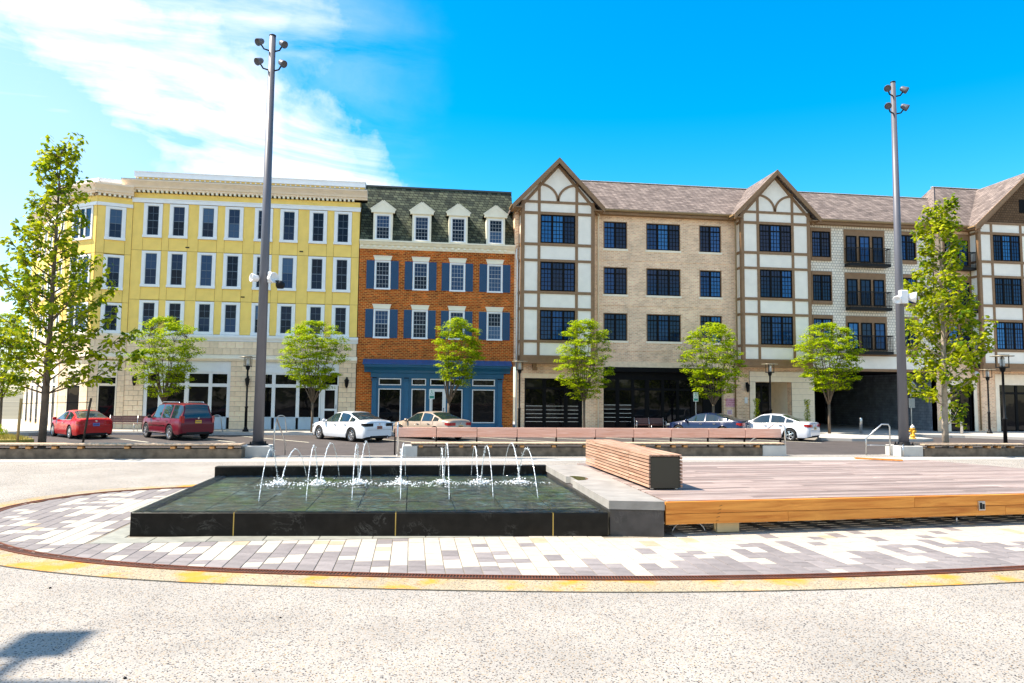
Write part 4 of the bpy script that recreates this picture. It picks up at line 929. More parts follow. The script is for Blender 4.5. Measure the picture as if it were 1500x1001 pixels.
def storefront(par, x0, x1, panes, trim, base_m, zb=Z_WALK, z_base=.17, z_tr=2.02, z_tr2=2.22, zt=2.80, z_head=3.57, y=YF, door=None, glass=glass_gf, header=True, rec=.25):
    part(par, 'shop_recess', MB().box(x0, x1, y+rec, y+rec+.05, zb, z_head), dark_int)
    fr = MB(); fy0, fy1 = y+.02, y+.16
    ed = [x0]+[e for p in panes for e in p]+[x1]
    for i in range(0, len(ed), 2): fr.box(ed[i], ed[i+1], fy0, fy1, z_base if not door else zb, zt+.06)
    fr.box(x0, x1, fy0+.002, fy1-.002, zt, zt+.10)
    for p in panes: fr.box(p[0], p[1], fy0+.004, fy1-.004, z_tr, z_tr2)
    part(par, 'shopfront_frame', fr, trim)
    for p in panes:
        is_door = door and abs(p[0]-door[0]) < .2
        if is_door: continue
        part(par, 'pane', MB().box(p[0]-.01, p[1]+.01, y+.09, y+.10, z_base, z_tr), glass)
        part(par, 'transom_pane', MB().box(p[0]-.01, p[1]+.01, y+.09, y+.10, z_tr2, zt), glass)
        part(par, 'base_panel', MB().bbox(p[0]-.02, p[1]+.02, y-.01, y+.15, zb, z_base+.0, .01), base_m)
        part(par, 'sill', MB().box(p[0]-.05, p[1]+.05, y-.04, y+.10, z_base, z_base+.05), base_m)
    if header:
        part(par, 'header_panel', MB().box(x0, x1, y+.03, y+.15, zt+.16, z_head).box(x0, x1, y-.01, y+.03, zt+.10, zt+.18), trim)
        for p in panes[::1]: pass
P1s = [(-15.70, -15.06), (-14.68, -13.58), (-13.33, -12.20), (-12.0, -11.13)]
storefront(yb, -15.90, -10.93, P1s, white_trim, pale_blue)
P2s = [(-8.98, -8.50), (-8.29, -7.05), (-6.85, -5.67)]
storefront(yb, -9.12, -5.58, P2s, white_trim, pale_blue)
dr = part(yb, 'door', MB().box(-5.56, -5.32, YF+.03, YF+.1, Z_WALK, 2.15).box(-4.72, -4.54, YF+.03, YF+.1, Z_WALK, 2.15).box(-5.32, -4.72, YF+.03, YF+.1, 1.88, 2.15).box(-5.32, -4.72, YF+.03, YF+.1, Z_WALK, -.15).box(-5.32, -4.72, YF+.032, YF+.098, .62, .74), white_trim)
part(dr, 'pane', MB().box(-5.32, -4.72, YF+.06, YF+.07, -.15, 1.88), glass_gf); part(dr, 'handle', MB().tube([(-4.63, YF-.02, .75), (-4.63, YF-.02, 1.0)], .012, 6), iron)
part(yb, 'transom_pane', MB().box(-5.52, -4.58, YF+.09, YF+.10, 2.22, 2.80), glass_gf)
part(yb, 'shopfront_frame', MB().box(-5.58, -5.52, YF+.02, YF+.16, 2.15, 2.9).box(-4.58, -4.50, YF+.02, YF+.16, 2.15, 2.9).box(-5.52, -4.58, YF+.024, YF+.156, 2.15, 2.22).box(-5.58, -4.50, YF+.022, YF+.158, 2.80, 2.92), white_trim)
part(yb, 'header_panel', MB().box(-5.58, -4.50, YF+.03, YF+.15, 2.96, 3.57), white_trim); part(yb, 'shop_recess', MB().box(-5.58, -4.5, YF+.25, YF+.3, Z_WALK, 3.57), dark_int)
wall_lantern('black wall lantern on the stone pier left of the first shopfront', -16.35, 2.35, YF-.05)
wall_lantern('black wall lantern on the pier between the two yellow building shopfronts', -9.9, 2.35, YF-.05)
wall_lantern('black wall lantern on the stone pier right of the white shop door', -4.0, 2.35, YF-.05)
part(yb, 'security_camera', MB().tube([(-15.95, YF-.05, 2.55), (-15.95, YF-.25, 2.5)], .05, 8), iron)

# canted corner wing: three wall faces (origin, angle, length)
wing = [((-18.76, 45.03), radians(16.5), 1.87), ((-20.95, 46.42), radians(-32.4), 2.59), ((-27.6, 56.1), radians(-55.6), 11.7)]
zoff = -.08
for wi, (o0, ang, ln) in enumerate(wing):
    O = (o0[0], o0[1]); ca, sa = cos(ang), sin(ang)
    def W(name, mb, mat, kind=None):
        ob = place(yb, name, mb.mesh(name, mat), (O[0], O[1], 0), ang)
        if kind: ob['kind'] = kind
        return ob
    W('wall', MB().box(0, ln, .0, 1.2, -.6, 14.0), joint_y)
    cs = ([.98] if wi == 0 else [1.35] if wi == 1 else [1.3, 3.2, 5.1, 7.0, 8.9, 10.5]); ww = 1.08 if wi == 0 else 1.85 if wi == 1 else 1.0
    ed = [0]+[e for c in cs for e in (c-ww/2, c+ww/2)]+[ln]
    for zt, zb in ((12.76, 9.9), (9.9, 6.98), (6.98, 5.14)):
        for i in range(0, len(ed), 2): W('stucco_panel', MB().bbox(ed[i]+.01, ed[i+1]-.01, -.03, 0, zb+.01, zt-.01, .004), yellow)
    for (r0, r1), zb in zip(((10.72, 12.74), (7.72, 9.82), (5.14, 6.94)), (9.9, 6.98, 5.14)):
        for c in cs:
            if r0-zb > .3: W('stucco_panel', MB().bbox(c-ww/2+.01, c+ww/2-.01, -.03, 0, zb+.01, r0-.004, .004), yellow)
            lc = (O[0]+c*ca, O[1]+c*sa, r0)
            if wi == 1:
                o_ = place(yb, 'window', cm(('w3', round(r1-r0, 2)), lambda: MB().box(-.92,-.78,-.07,0,.14,r1-r0-.12).box(.78,.92,-.07,0,.14,r1-r0-.12).box(-.92,.92,-.072,0,r1-r0-.12,r1-r0).bbox(-.95,.95,-.12,0,0,.14,.01).box(-.30,-.18,-.06,0,.14,r1-r0-.12).box(.18,.30,-.06,0,.14,r1-r0-.12).box(-.78,.78,-.03,0,(r1-r0)/2-.02,(r1-r0)/2+.02), 'casing', white_trim), lc, ang)
                for xa, xb in ((-.78, -.30), (-.18, .18), (.30, .78)): sub(o_, 'pane', cm(('w3p', xa, round(r1-r0, 2)), lambda: MB().box(xa-.01, xb+.01, -.014, -.006, .14, r1-r0-.12), 'pane', glass_up))
            else: sash_window(yb, 0, r0, r1, ww, loc=lc, rz=ang)
    e0 = -.12; e1 = ln+.12
    W('head_band', MB().box(0, ln, -.10, 0, 12.76, 12.96), white_trim); W('frieze', MB().box(0, ln, -.03, 0, 12.96, 13.33), yellow)
    dn = dentils(yb, 0, ln, -.20, -.03, 13.34, 13.46, .13, .265, cream_trim, ang, (O[0], O[1], 0))
    W('cornice', MB().poly([(a*.9, b-.43) for a, b in CPROF], -.10 if wi else -.17, ln+.17 if wi == 1 else ln+.02, 'yz'), cornice_tan)
    W('parapet', MB().box(.1, ln-.05, .10, .4, 14.02, 14.20).box(.02, ln, -.02, .42, 14.2, 14.42), white_trim)
    W('frieze_core', MB().box(0, ln, -.008, 0, 3.58, 5.14), mortar_m)
    W('belt_course', MB().poly(BELT, -.03, ln+.03, 'yz'), limestone_pale); W('sill_course', MB().poly([(a, b-.04) for a, b in SILLC], -.04, ln+.04, 'yz'), limestone_pale)
    blocks(yb, 0, ln, 3.98, 4.75, .5, .40, loc=O, rz=ang)
    for c in cs:
        pw = .42 if wi != 1 else .55
        W('shop_frame', MB().box(c-pw-.08, c-pw, -.04, .0, Z_WALK, 3.5).box(c+pw, c+pw+.08, -.04, .0, Z_WALK, 3.5).box(c-pw, c+pw, -.038, 0, 2.0, 2.15).box(c-pw, c+pw, -.038, 0, 2.5, 3.5), limestone_pale if wi != 2 else white_trim)
        W('header_panel', MB().bbox(c-pw+.08, c+pw-.08, -.05, -.038, 2.62, 3.4, .01), limestone_pale)
        W('transom_pane', MB().box(c-pw, c+pw, -.012, -.004, 2.15, 2.5), glass_gf)
        dd = W('door' if wi == 0 else 'shop_window', MB().box(c-pw, c-pw+.07, -.03, -.004, -.4, 2.0).box(c+pw-.07, c+pw, -.03, -.004, -.4, 2.0).box(c-pw+.07, c+pw-.07, -.03, -.004, 1.9, 2.0).box(c-pw+.07, c+pw-.07, -.03, -.004, -.4, -.2), black_frame)
        sub(dd, 'pane', MB().box(c-pw+.07, c+pw-.07, -.016, -.006, -.2, 1.9).mesh('pane', glass_gf))
    pe = [0]+[e for c in cs for e in (c-.50, c+.50)]+[ln] if wi != 1 else [0, 1.35-.63, 1.35+.63, ln]
    for i in range(0, len(pe), 2):
        W('pier_core', MB().box(pe[i]+.004, pe[i+1]-.004, -.008, 0, Z_WALK, 3.58), mortar_m)
        blocks(yb, pe[i]+.01, pe[i+1]-.01, Z_WALK, 3.58, .55, .31, loc=O, rz=ang)
part(yb, 'roof', MB().poly([(-16.9, 45.7), (-18.7, 45.2), (-20.9, 46.6), (-27.5, 56.2), (-20, 60), (-16.9, 60)], 13.3, 13.9, 'xy'), conc_light)

# ------------------------------------------------------------------ brick townhouse
bh = thing('townhouse', 'red brick townhouse with blue shutters, blue shopfront and dormered slate roof', 'building', (1.5, YF, Z_WALK))
BX0_, BX1_ = -3.44, 6.44
part(bh, 'wall', MB().box(BX0_, BX1_, YF+.03, YF+8.9, 3.4, 10.85).box(BX0_, -2.47, YF+.03, YF+8.9, -.6, 3.4).box(5.72, BX1_, YF+.03, YF+8.9, -.6, 3.4), red_brick)
for zc in (7.46, 10.55): part(bh, 'brick_band', MB().box(BX0_, BX1_, YF+.005, YF+.03, zc-.05, zc+.05), red_brick)
bc = [-1.98, .41, 2.75, 5.17]
for c in bc:
    for z0, z1 in ((8.26, 10.10), (5.17, 7.01)):
        sash_window(bh, c, z0, z1, 1.0, y=YF+.03, casing=.07, head=.06, sill=.09, cols=4, rows=6, trim=white_trim)
        place(bh, 'lintel', cm('lintel', lambda: MB()._add([(-.50,-.06,0),(.50,-.06,0),(.50,0,0),(-.50,0,0),(-.57,-.06,.24),(.57,-.06,.24),(.57,0,.24),(-.57,0,.24)], [(0,3,2,1),(4,5,6,7),(0,1,5,4),(1,2,6,5),(2,3,7,6),(3,0,4,7)]).box(-.59, .59, -.09, 0, .241, .29), 'lintel', cream_trim), (c, YF+.03, z1+.03))
        for s in (-1, 1):
            def sh_():
                m = MB().box(-.24, .24, -.045, 0, 0, 1.80); m.box(-.24, -.19, -.06, -.045, 0, 1.8).box(.19, .24, -.06, -.045, 0, 1.8)
                for q in (0, .85, 1.74): m.box(-.19, .19, -.06, -.045, q, q+.06)
                for q in range(26): m.box(-.19, .19, -.056, -.045, .075+q*.066, .075+q*.066+.028) if abs(.075+q*.066-.88) > .05 else None
                return m
            place(bh, 'shutter', cm('shutter', sh_, 'shutter', shutter_blue), (c+s*.76, YF+.03, z0+.04))
part(bh, 'cornice', MB().poly([(YF+.03, 10.84), (YF-.04, 10.84), (YF-.06, 11.06), (YF-.16, 11.10), (YF-.26, 11.24), (YF-.32, 11.27), (YF-.32, 11.36), (YF+.03, 11.36)], BX0_-.0, BX1_+.02, 'yz'), cream_trim)
dentils(bh, BX0_+.05, BX1_-.05, YF-.16, YF-.055, 10.93, 11.07, .16, .38, cream_trim)
# mansard
MS = 2.0; yt = YF+2.15
def ms(z): return YF-.05+(z-11.36)/MS
part(bh, 'roof', MB().poly([(ms(11.36), 11.36), (ms(15.4), 15.4), (ms(15.4)+7, 15.4), (ms(15.4)+7, 11.36)], BX0_+.0, BX1_+.02, 'yz'), slate)
part(bh, 'roof_edge', MB().box(BX0_, BX1_+.02, ms(15.4)-.06, ms(15.4)+.15, 15.38, 15.50), M('dark_metal', (.05, .055, .05), .5))
for c in [-2.02, .42, 2.75, 5.17]:
    d = place(bh, 'dormer', cm('dorm', lambda: MB().box(-.60, -.46, -.12, .75, 0, 1.72).box(.46, .60, -.12, .75, 0, 1.72).box(-.46, .46, -.10, .7, 1.60, 1.72).box(-.60, .60, -.15, .02, -.06, 0), 'dormer', cream_trim), (c, YF-.05, 11.42))
    sub(d, 'cheek', cm('cheek', lambda: MB().poly([(-.0, .0), (.0, 1.72), (.95, 1.72)], -.597, -.57, 'yz').poly([(-.0, .0), (.0, 1.72), (.95, 1.72)], .57, .597, 'yz'), 'cheek', slate))
    sub(d, 'pediment', cm('ped', lambda: MB().poly([(-.74, 1.80), (.74, 1.80), (.74, 1.88), (0, 2.44), (-.74, 1.88)], -.17, -.10, 'xz').box(-.74, .74, -.22, -.02, 1.72, 1.80).bar((-.76, -.15, 1.87), (0.02, -.15, 2.45), .20, .07, (0,1,0)).bar((.76, -.15, 1.87), (-.02, -.15, 2.45), .20, .07, (0,1,0)), 'pediment', cream_trim))
    sub(d, 'dormer_roof', cm('droof', lambda: MB()._add([(-.80,-.2,1.89),(0,-.2,2.50),(.80,-.2,1.89),(-.80,1.0,1.89),(0,1.5,2.50),(.80,1.0,1.89)], [(0,1,4,3),(1,2,5,4)]), 'dormer_roof', slate))
    s_ = sash_window(bh, c, 11.42, 13.04, .96, y=YF-.12, casing=.06, head=.05, sill=.06, cols=4, rows=6, trim=white_trim)
# blue shopfront
part(bh, 'shop_back', MB().box(-2.47, 5.72, YF+.14, YF+.2, Z_WALK, 3.4), dark_int)
sc_ = MB().poly([(YF+.03, 2.72), (YF-.05, 2.72), (YF-.08, 2.98), (YF-.16, 3.02), (YF-.22, 3.16), (YF-.42, 3.30), (YF-.52, 3.36), (YF-.55, 3.50), (YF+.03, 3.50)], -2.55, 5.80, 'yz')
sc_.poly([(YF+.03, 3.04), (YF-.16, 3.04), (YF-.24, 3.18), (YF-.44, 3.31), (YF-.55, 3.37), (YF-.58, 3.49), (YF+.03, 3.49)], -2.95, 6.20, 'yz')
part(bh, 'shop_cornice', sc_, shop_blue)
rf = part(bh, 'canopy_roof', MB().poly([(YF+.03, 3.51), (YF-.62, 3.51), (YF-.62, 3.55), (YF+.03, 3.86)], -3.04, 6.28, 'yz'), seam_blue)
x = -2.9
while x < 6.2:
    sub(rf, 'seam', cm('seam', lambda: MB().bar((0, -.60, 3.575), (0, .02, 3.87), .03, .04), 'seam', seam_blue), (x-origin_of(rf)[0], YF-origin_of(rf)[1], -origin_of(rf)[2])); x += .44
for a, b in ((-2.47, -2.18), (-.49, -.20), (3.28, 3.60), (5.42, 5.72)):
    part(bh, 'pilaster', MB().bbox(a, b, YF-.08, YF+.1, Z_WALK+.3, 2.50, .01).bbox(a-.05, b+.05, YF-.12, YF+.1, Z_WALK, Z_WALK+.3, .01).box(a-.04, b+.04, YF-.11, YF+.1, 2.501, 2.56).box(a-.06, b+.06, YF-.14, YF+.1, 2.60, 2.66).box(a, b, YF-.09, YF+.1, 2.56, 2.60), shop_blue)
fr = MB(); wn = [(-2.06, -.67), (-.02, .88), (2.34, 3.19), (3.80, 5.25)]
spans = [(-2.18, -.49), (-.20, 3.28), (3.60, 5.42)]
for a, b in spans: fr.box(a, b, YF+.0, YF+.12, 2.68, 2.72).box(a, b, YF+.0, YF+.12, 2.05, 2.22)
for a, b in ((-2.18, -2.07), (-.66, -.49), (-.20, -.03), (.89, 1.10), (2.16, 2.33), (3.20, 3.28), (3.60, 3.79), (5.26, 5.42)): fr.box(a, b, YF+.001, YF+.119, -.12, 2.68)
for a, b in ((-2.18, -.49), (-.20, 1.10), (2.16, 3.28), (3.60, 5.42)): fr.box(a, b, YF-.0, YF+.12, Z_WALK, -.12)
part(bh, 'shopfront_frame', fr, shop_blue)
for a, b in wn:
    for z0, z1, nm in ((-.10, 2.03, 'shop_window'), (2.24, 2.67, 'transom_window')):
        o_ = part(bh, nm, MB().box(a, b, YF-.02, YF+.05, z0, z0+.06).box(a, b, YF-.02, YF+.05, z1-.06, z1).box(a, a+.06, YF-.02, YF+.05, z0+.06, z1-.06).box(b-.06, b, YF-.02, YF+.05, z0+.06, z1-.06), white_paint)
        part(o_, 'pane', MB().box(a+.05, b-.05, YF+.02, YF+.03, z0+.05, z1-.05), glass_gf)
o_ = part(bh, 'transom_window', MB().box(1.14, 2.12, YF-.02, YF+.05, 2.24, 2.30).box(1.14, 2.12, YF-.02, YF+.05, 2.61, 2.67).box(1.14, 1.20, YF-.02, YF+.05, 2.3, 2.61).box(2.06, 2.12, YF-.02, YF+.05, 2.3, 2.61), white_paint); part(o_, 'pane', MB().box(1.19, 2.07, YF+.02, YF+.03, 2.29, 2.62), glass_gf)
dr = part(bh, 'door', MB().box(1.12, 1.30, YF+.0, YF+.06, Z_WALK, 2.04).box(1.92, 2.14, YF+.0, YF+.06, Z_WALK, 2.04).box(1.30, 1.92, YF+.0, YF+.06, 1.86, 2.04).box(1.30, 1.92, YF, YF+.06, Z_WALK, -.25).box(1.30, 1.92, YF+.002, YF+.058, .55, .64), white_paint)
part(dr, 'pane', MB().box(1.29, 1.93, YF+.02, YF+.03, -.25, 1.87), glass_gf); part(dr, 'handle', MB().tube([(2.0, YF-.03, .55), (2.0, YF-.03, .85)], .015, 6), iron)
dsp = part(bh, 'downspout', MB().tube([(6.56, YF-.06, 11.2), (6.56, YF-.06, 10.6), (6.62, YF-.04, 10.4), (6.62, YF-.04, Z_WALK+.1)], .055, 8), white_trim)
# ------------------------------------------------------------------ half timbered building
tb = thing('apartment_building', 'brown half timbered building with steep gables, beige brick and shingled wings', 'building', (23, YF, Z_WALK))
YG = 44.8
R_SL = .82
def main_roof(x0, x1, z_e=13.95, zr=16.93, ye=YF-.45):
    yr = ye+(zr-z_e)/R_SL
    part(tb, 'roof', MB()._add([(x0,ye,z_e),(x1,ye,z_e),(x1,yr,zr),(x0,yr,zr),(x0,yr+.1,z_e-.2),(x1,yr+.1,z_e-.2),(x0,ye,z_e-.12),(x1,ye,z_e-.12)],
        [(0,1,2,3),(3,2,5,4),(6,7,1,0),(4,5,7,6),(0,3,4,6),(1,7,5,2)]), shingle)
    part(tb, 'ridge_flashing', MB().box(x0, x1, yr-.08, yr+.12, zr-.0, zr+.035), limestone_pale)
main_roof(9.1, 38.7)
# eaves: fascia, soffit, half round gutter
for a, b in ((11.95, 21.55), (26.6, 39.0)):
    part(tb, 'eave', MB().box(a, b, YF-.40, YF, 13.66, 13.82), timber)
    part(tb, 'gutter', MB().poly([(YF-.46, 13.98), (YF-.60, 13.98), (YF-.60, 13.90), (YF-.55, 13.84), (YF-.46, 13.83)], a, b, 'yz'), gutter_m)
# beige brick wing
def holes_wall(par, name, x0, x1, z0, z1, holes, y0, y1, mat):
    """wall slab with rectangular openings, as butted boxes"""
    xs_ = sorted({x0, x1}|{h[0] for h in holes}|{h[1] for h in holes}); m = MB()
    for a, b in zip(xs_[:-1], xs_[1:]):
        c = (a+b)/2; hs_ = sorted([(h[2], h[3]) for h in holes if h[0] < c < h[1]]); z = z0
        for lo, hi in hs_:
            if lo > z: m.box(a, b, y0, y1, z, lo)
            z = hi
        if z < z1: m.box(a, b, y0, y1, z, z1)
    return part(par, name, m, mat)
holes = []
bw = [(13.19, 1.62, 2), (16.50, 2.38, 3), (19.80, 1.55, 2)]
for z0, z1 in ((11.46, 13.28), (8.40, 10.20), (5.34, 7.14)):
    for c, w_, n in bw: holes.append((c-w_/2, c+w_/2, z0, z1))
holes_wall(tb, 'brick_wall', 11.9, 21.9, 3.66, 13.7, holes, YF, YF+.3, beige_brick)
part(tb, 'side_wall', MB().box(6.445, 11.9, YF+.02, YF+8, 3.81, 13.8), beige_brick)
part(tb, 'wall_core', MB().box(11.9, 21.9, YF+.301, YF+8, 3.7, 13.7), dark_int)
for zc in (10.68, 7.66, 4.68): part(tb, 'brick_band', MB().box(11.95, 21.2, YF-.03, YF, zc, zc+.09), beige_brick)
for z0, z1 in ((11.46, 13.28), (8.40, 10.20), (5.34, 7.14)):
    for c, w_, n in bw:
        o_ = casement(tb, c, z0, z1, w_, n, y=YF+.10, sillstone=True)
        sub(o_, 'reveal', cm(('rev', round(w_, 2)), lambda: MB().box(-w_/2-.0, -w_/2+.05, -.12, -.055, 0, z1-z0).box(w_/2-.05, w_/2, -.12, -.055, 0, z1-z0).box(-w_/2, w_/2, -.121, -.056, z1-z0-.05, z1-z0), 'reveal', timber))
        place(tb, 'lintel', cm(('sold', round(w_, 2)), lambda: MB().box(-w_/2-.1, w_/2+.1, -.018, 0, 0, .22), 'lintel', beige_brick), (c, YF, z1+.0))
# black shopfront under the brick wing
part(tb, 'pier', MB().box(11.45, 12.38, YF-.02, YF+.6, Z_WALK, 3.66), beige_brick); part(tb, 'pier', MB().box(20.62, 21.95, YF-.02, YF+.6, Z_WALK, 3.66), beige_brick)
part(tb, 'lintel', MB().box(12.38, 20.62, YF-.05, YF-.0, 3.60, 3.95), limestone)
part(tb, 'shop_back', MB().box(12.38, 20.62, YF+2.2, YF+2.3, Z_WALK, 3.66).box(12.38, 20.62, YF+.3, YF+2.2, 3.5, 3.66), dark_int)
part(tb, 'sign_band', MB().box(12.38, 20.62, YF+.28, YF+.36, 2.78, 3.60), black_frame)
# black canopy
part(tb, 'awning', MB().poly([(YF-.05, 3.58), (YF-1.2, 2.95), (YF-1.2, 2.80), (YF-.05, 2.80)], 12.5, 20.5, 'yz') if False else MB().box(12.45, 20.55, YF-.10, YF+.25, 3.30, 3.58), black_frame)
pn = [(12.50, 13.29), (13.54, 14.35), (14.56, 15.30), (15.58, 16.41), (16.61, 17.44), (17.65, 18.45), (18.70, 19.30)]
fr = MB(); ed = [12.38]+[e for p in pn for e in p]+[20.62]
for i in range(0, len(ed), 2): fr.box(ed[i], ed[i+1], YF+.28, YF+.42, Z_WALK, 2.78)
for a, b in pn: fr.box(a, b, YF+.285, YF+.415, 2.08, 2.24).box(a, b, YF+.285, YF+.415, Z_WALK, -.30)
part(tb, 'shopfront_frame', fr, black_frame)
for i, (a, b) in enumerate(pn):
    part(tb, 'pane', MB().box(a, b, YF+.34, YF+.35, -.3, 2.08), glass_gf); part(tb, 'transom_pane', MB().box(a, b, YF+.34, YF+.35, 2.24, 2.78), glass_gf)
    if i < 2:
        for k in range(5): part(tb, 'reflection_bar', MB().box(a, b, YF+.30, YF+.325, .02+.27*k, .05+.27*k), steel)  # added bars imitating pale reflections low in the shop glass
# downspouts
for x, zt, m_ in ((12.0, 13.6, gutter_m), (39.55, 13.8, gutter_m)): part(tb, 'downspout', MB().tube([(x, YF-.45, 13.85), (x, YF-.12, 13.5), (x, YF-.12, Z_WALK+.1)], .055, 8), m_ if x > 20 else limestone_pale)
part(tb, 'downspout', MB().tube([(21.25, YF-.45, 13.85), (21.42, YG+.35, 13.4), (21.42, YG+.35, 3.8), (21.42, YF-.12, 3.6), (21.42, YF-.12, Z_WALK+.1)], .055, 8), gutter_m)

# gable bays
ZT = [(14.07, 14.23), (13.33, 13.51), (11.29, 11.47), (10.26, 10.42), (8.18, 8.36), (7.14, 7.31), (5.04, 5.21)]
def gable(x0, xa, xb, x1, z_apex, label=None, full=True, win=None, side_left=True):
    """timber framed bay: outer posts x0..x1, inner posts centred at xa and xb"""
    pw = .20; depth = YF-YG
    Rw = lambda m, nm, mat: part(tb, nm, m, mat)
    Rw(MB().box(x0+.02, x1-.02, YG+.03, YF+.2, 3.80, 14.1), 'bay_core', dark_int)
    tops = [4.24]+[b for a, b in reversed(ZT)]; lows = [a for a, b in reversed(ZT)]
    cols_ = [(x0+pw, xa-.09), (xa+.09, xb-.09), (xb+.09, x1-pw)]
    tall = {1, 3, 5}
    for i in range(len(lows)):
        z0 = tops[i]; z1 = lows[i]
        for j, (a, b) in enumerate(cols_):
            if j == 1 and i in tall:
                casement(tb, (a+b)/2, z0+.0, z1, b-a, 3, y=YG+.02, transom=.22); continue
            Rw(MB().bbox(a, b, YG-.012, YG+.03, z0, z1, .001), 'render_panel', panel_white)
    for a, b in reversed(ZT): Rw(MB().box(x0+.0, x1-.0, YG-.062, YG+.0, a, b), 'rail', timber)
    for c in (x0+pw/2, x1-pw/2): Rw(MB().box(c-pw/2, c+pw/2, YG-.055, YG+.03, 3.8, 14.23), 'post', timber)
    for c in (xa, xb): Rw(MB().box(c-.09, c+.09, YG-.048, YG+.03, 4.24, 14.07), 'post', timber)
    Rw(MB().box(x0-.03, x1+.03, YG-.10, YF+.0, 3.72, 3.9).box(x0-.01, x1+.01, YG-.07, YG-.0, 3.9, 4.10).box(x0-.0, x1+.0, YG-.09, YG+.0, 4.10, 4.24), 'base_beam', timber)
    # side walls
    for s, xs_ in ((-1, x0), (1, x1)):
        m = MB(); xo = xs_+s*.0
        for i in range(len(lows)): m.box(min(xo, xo+s*.012), max(xo, xo+s*.012), YG+.16, YF-.10, tops[i], lows[i])
        Rw(m, 'side_panel', panel_white)
        m = MB()
        for a, b in ZT: m.box(min(xo, xo+s*.05), max(xo, xo+s*.05), YG+.03, YF, a, b)
        m.box(min(xo, xo+s*.045), max(xo, xo+s*.045), YG-.03, YG+.16, 3.9, 14.1).box(min(xo, xo+s*.045), max(xo, xo+s*.045), YF-.10, YF, 3.9, 14.1)
        Rw(m, 'side_timber', timber)
def gable_head(x0, xa, xb, x1, z_apex, arcs=True, fill=panel_white, z_base=14.23, ov=.62, back=4.6):
    cx = (x0+x1)/2; hw = (x1-x0)/2; sl = (z_apex-.22-z_base)/hw*.985
    sl = (z_apex-13.86)/(hw+ov)
    ztop = lambda x: z_apex-.30-abs(x-cx)*sl
    hw2 = (z_apex-.30-z_base)/sl
    part(tb, 'gable_panel', MB().poly([(cx-hw2, z_base), (cx+hw2, z_base), (cx, z_apex-.30)], YG-.012, YG+.1, 'xz'), fill)
    if arcs:
        for c in (xa, xb): part(tb, 'post', MB().box(c-.09, c+.09, YG-.05, YG-.012, z_base, ztop(c)+.05), timber)
        for s, c in ((1, xa), (-1, xb)):
            w_ = (xb-xa)/2-.02; m = MB(); pts = [(c+s*.0+s*w_*sin(t), z_base+.02+1.08*cos(t)) for t in [i*pi/2/12 for i in range(13)]]
            for p, q in zip(pts[:-1], pts[1:]): m.bar((p[0], YG-.033, p[1]), (q[0], YG-.033, q[1]), .15, .036, (0,1,0))
            part(tb, 'curved_brace', m, timber)
    # roof planes with thick barge boards
    ex0, ex1 = cx-hw-ov, cx+hw+ov; ze = 13.86; th = .16; yf_, yb_ = YG-.42, YG+back
    for s, ex in ((-1, ex0), (1, ex1)):
        m = MB()._add([(ex,yf_,ze),(cx,yf_,z_apex),(cx,yb_,z_apex),(ex,yb_,ze),(ex,yf_,ze-th),(cx,yf_,z_apex-th*1.35),(cx,yb_,z_apex-th*1.35),(ex,yb_,ze-th)], [(0,1,2,3),(7,6,5,4),(0,4,5,1),(1,5,6,2),(2,6,7,3),(3,7,4,0)])
        part(tb, 'gable_roof', m, shingle)
        d = Vector((cx-ex, 0, z_apex-ze)).normalized()
        bb_ = MB()._add([(ex,yf_-.04,ze+.02),(cx,yf_-.04,z_apex+.02),(cx,yf_-.04,z_apex-.36),(ex+.0,yf_-.04,ze-.34),(ex,yf_+.02,ze+.02),(cx,yf_+.02,z_apex+.02),(cx,yf_+.02,z_apex-.36),(ex,yf_+.02,ze-.34)], [(0,1,2,3),(7,6,5,4),(0,4,5,1),(1,5,6,2),(2,6,7,3),(3,7,4,0)])
        part(tb, 'barge_board', bb_, timber)
        part(tb, 'frieze_board', MB()._add([(ex+s*-.30,YG-.06,ze-.24),(cx,YG-.06,z_apex-.26),(cx,YG-.06,z_apex-.55),(ex-s*.30,YG-.06,ze-.50+.0),(ex+s*-.30,YG-.012,ze-.24),(cx,YG-.012,z_apex-.26),(cx,YG-.012,z_apex-.55),(ex-s*.30,YG-.012,ze-.50)], [(0,1,2,3),(7,6,5,4),(0,4,5,1),(1,5,6,2),(2,6,7,3),(3,7,4,0)]), timber)
        part(tb, 'soffit', MB().box(min(ex, ex-s*ov)+.0, max(ex, ex-s*ov), yf_+.03, YF-.0, ze-.22, ze-.165), timber)
        part(tb, 'gutter', MB().box(min(ex, ex+s*.10), max(ex, ex+s*.10), yf_, YF+.0, ze-.12, ze-.02), gutter_m)
gable(6.76, 7.90, 10.37, 11.53, 17.0); gable_head(6.76, 7.90, 10.37, 11.53, 17.0)
gable(21.62, 22.82, 25.30, 26.55, 17.0); gable_head(21.62, 22.82, 25.30, 26.55, 17.0)
gable(39.25, 40.30, 42.62, 43.27, 17.0)
gable(43.29, 43.95, 46.27, 47.32, 17.0)
gable_head(39.25, 40.3, 46.2, 47.32, 17.98, arcs=False, fill=brown_shake, ov=.50, back=5.2)
part(tb, 'attic_window', MB().box(42.6, 43.97, YG-.04, YG+.0, 15.0, 15.95), black_frame)
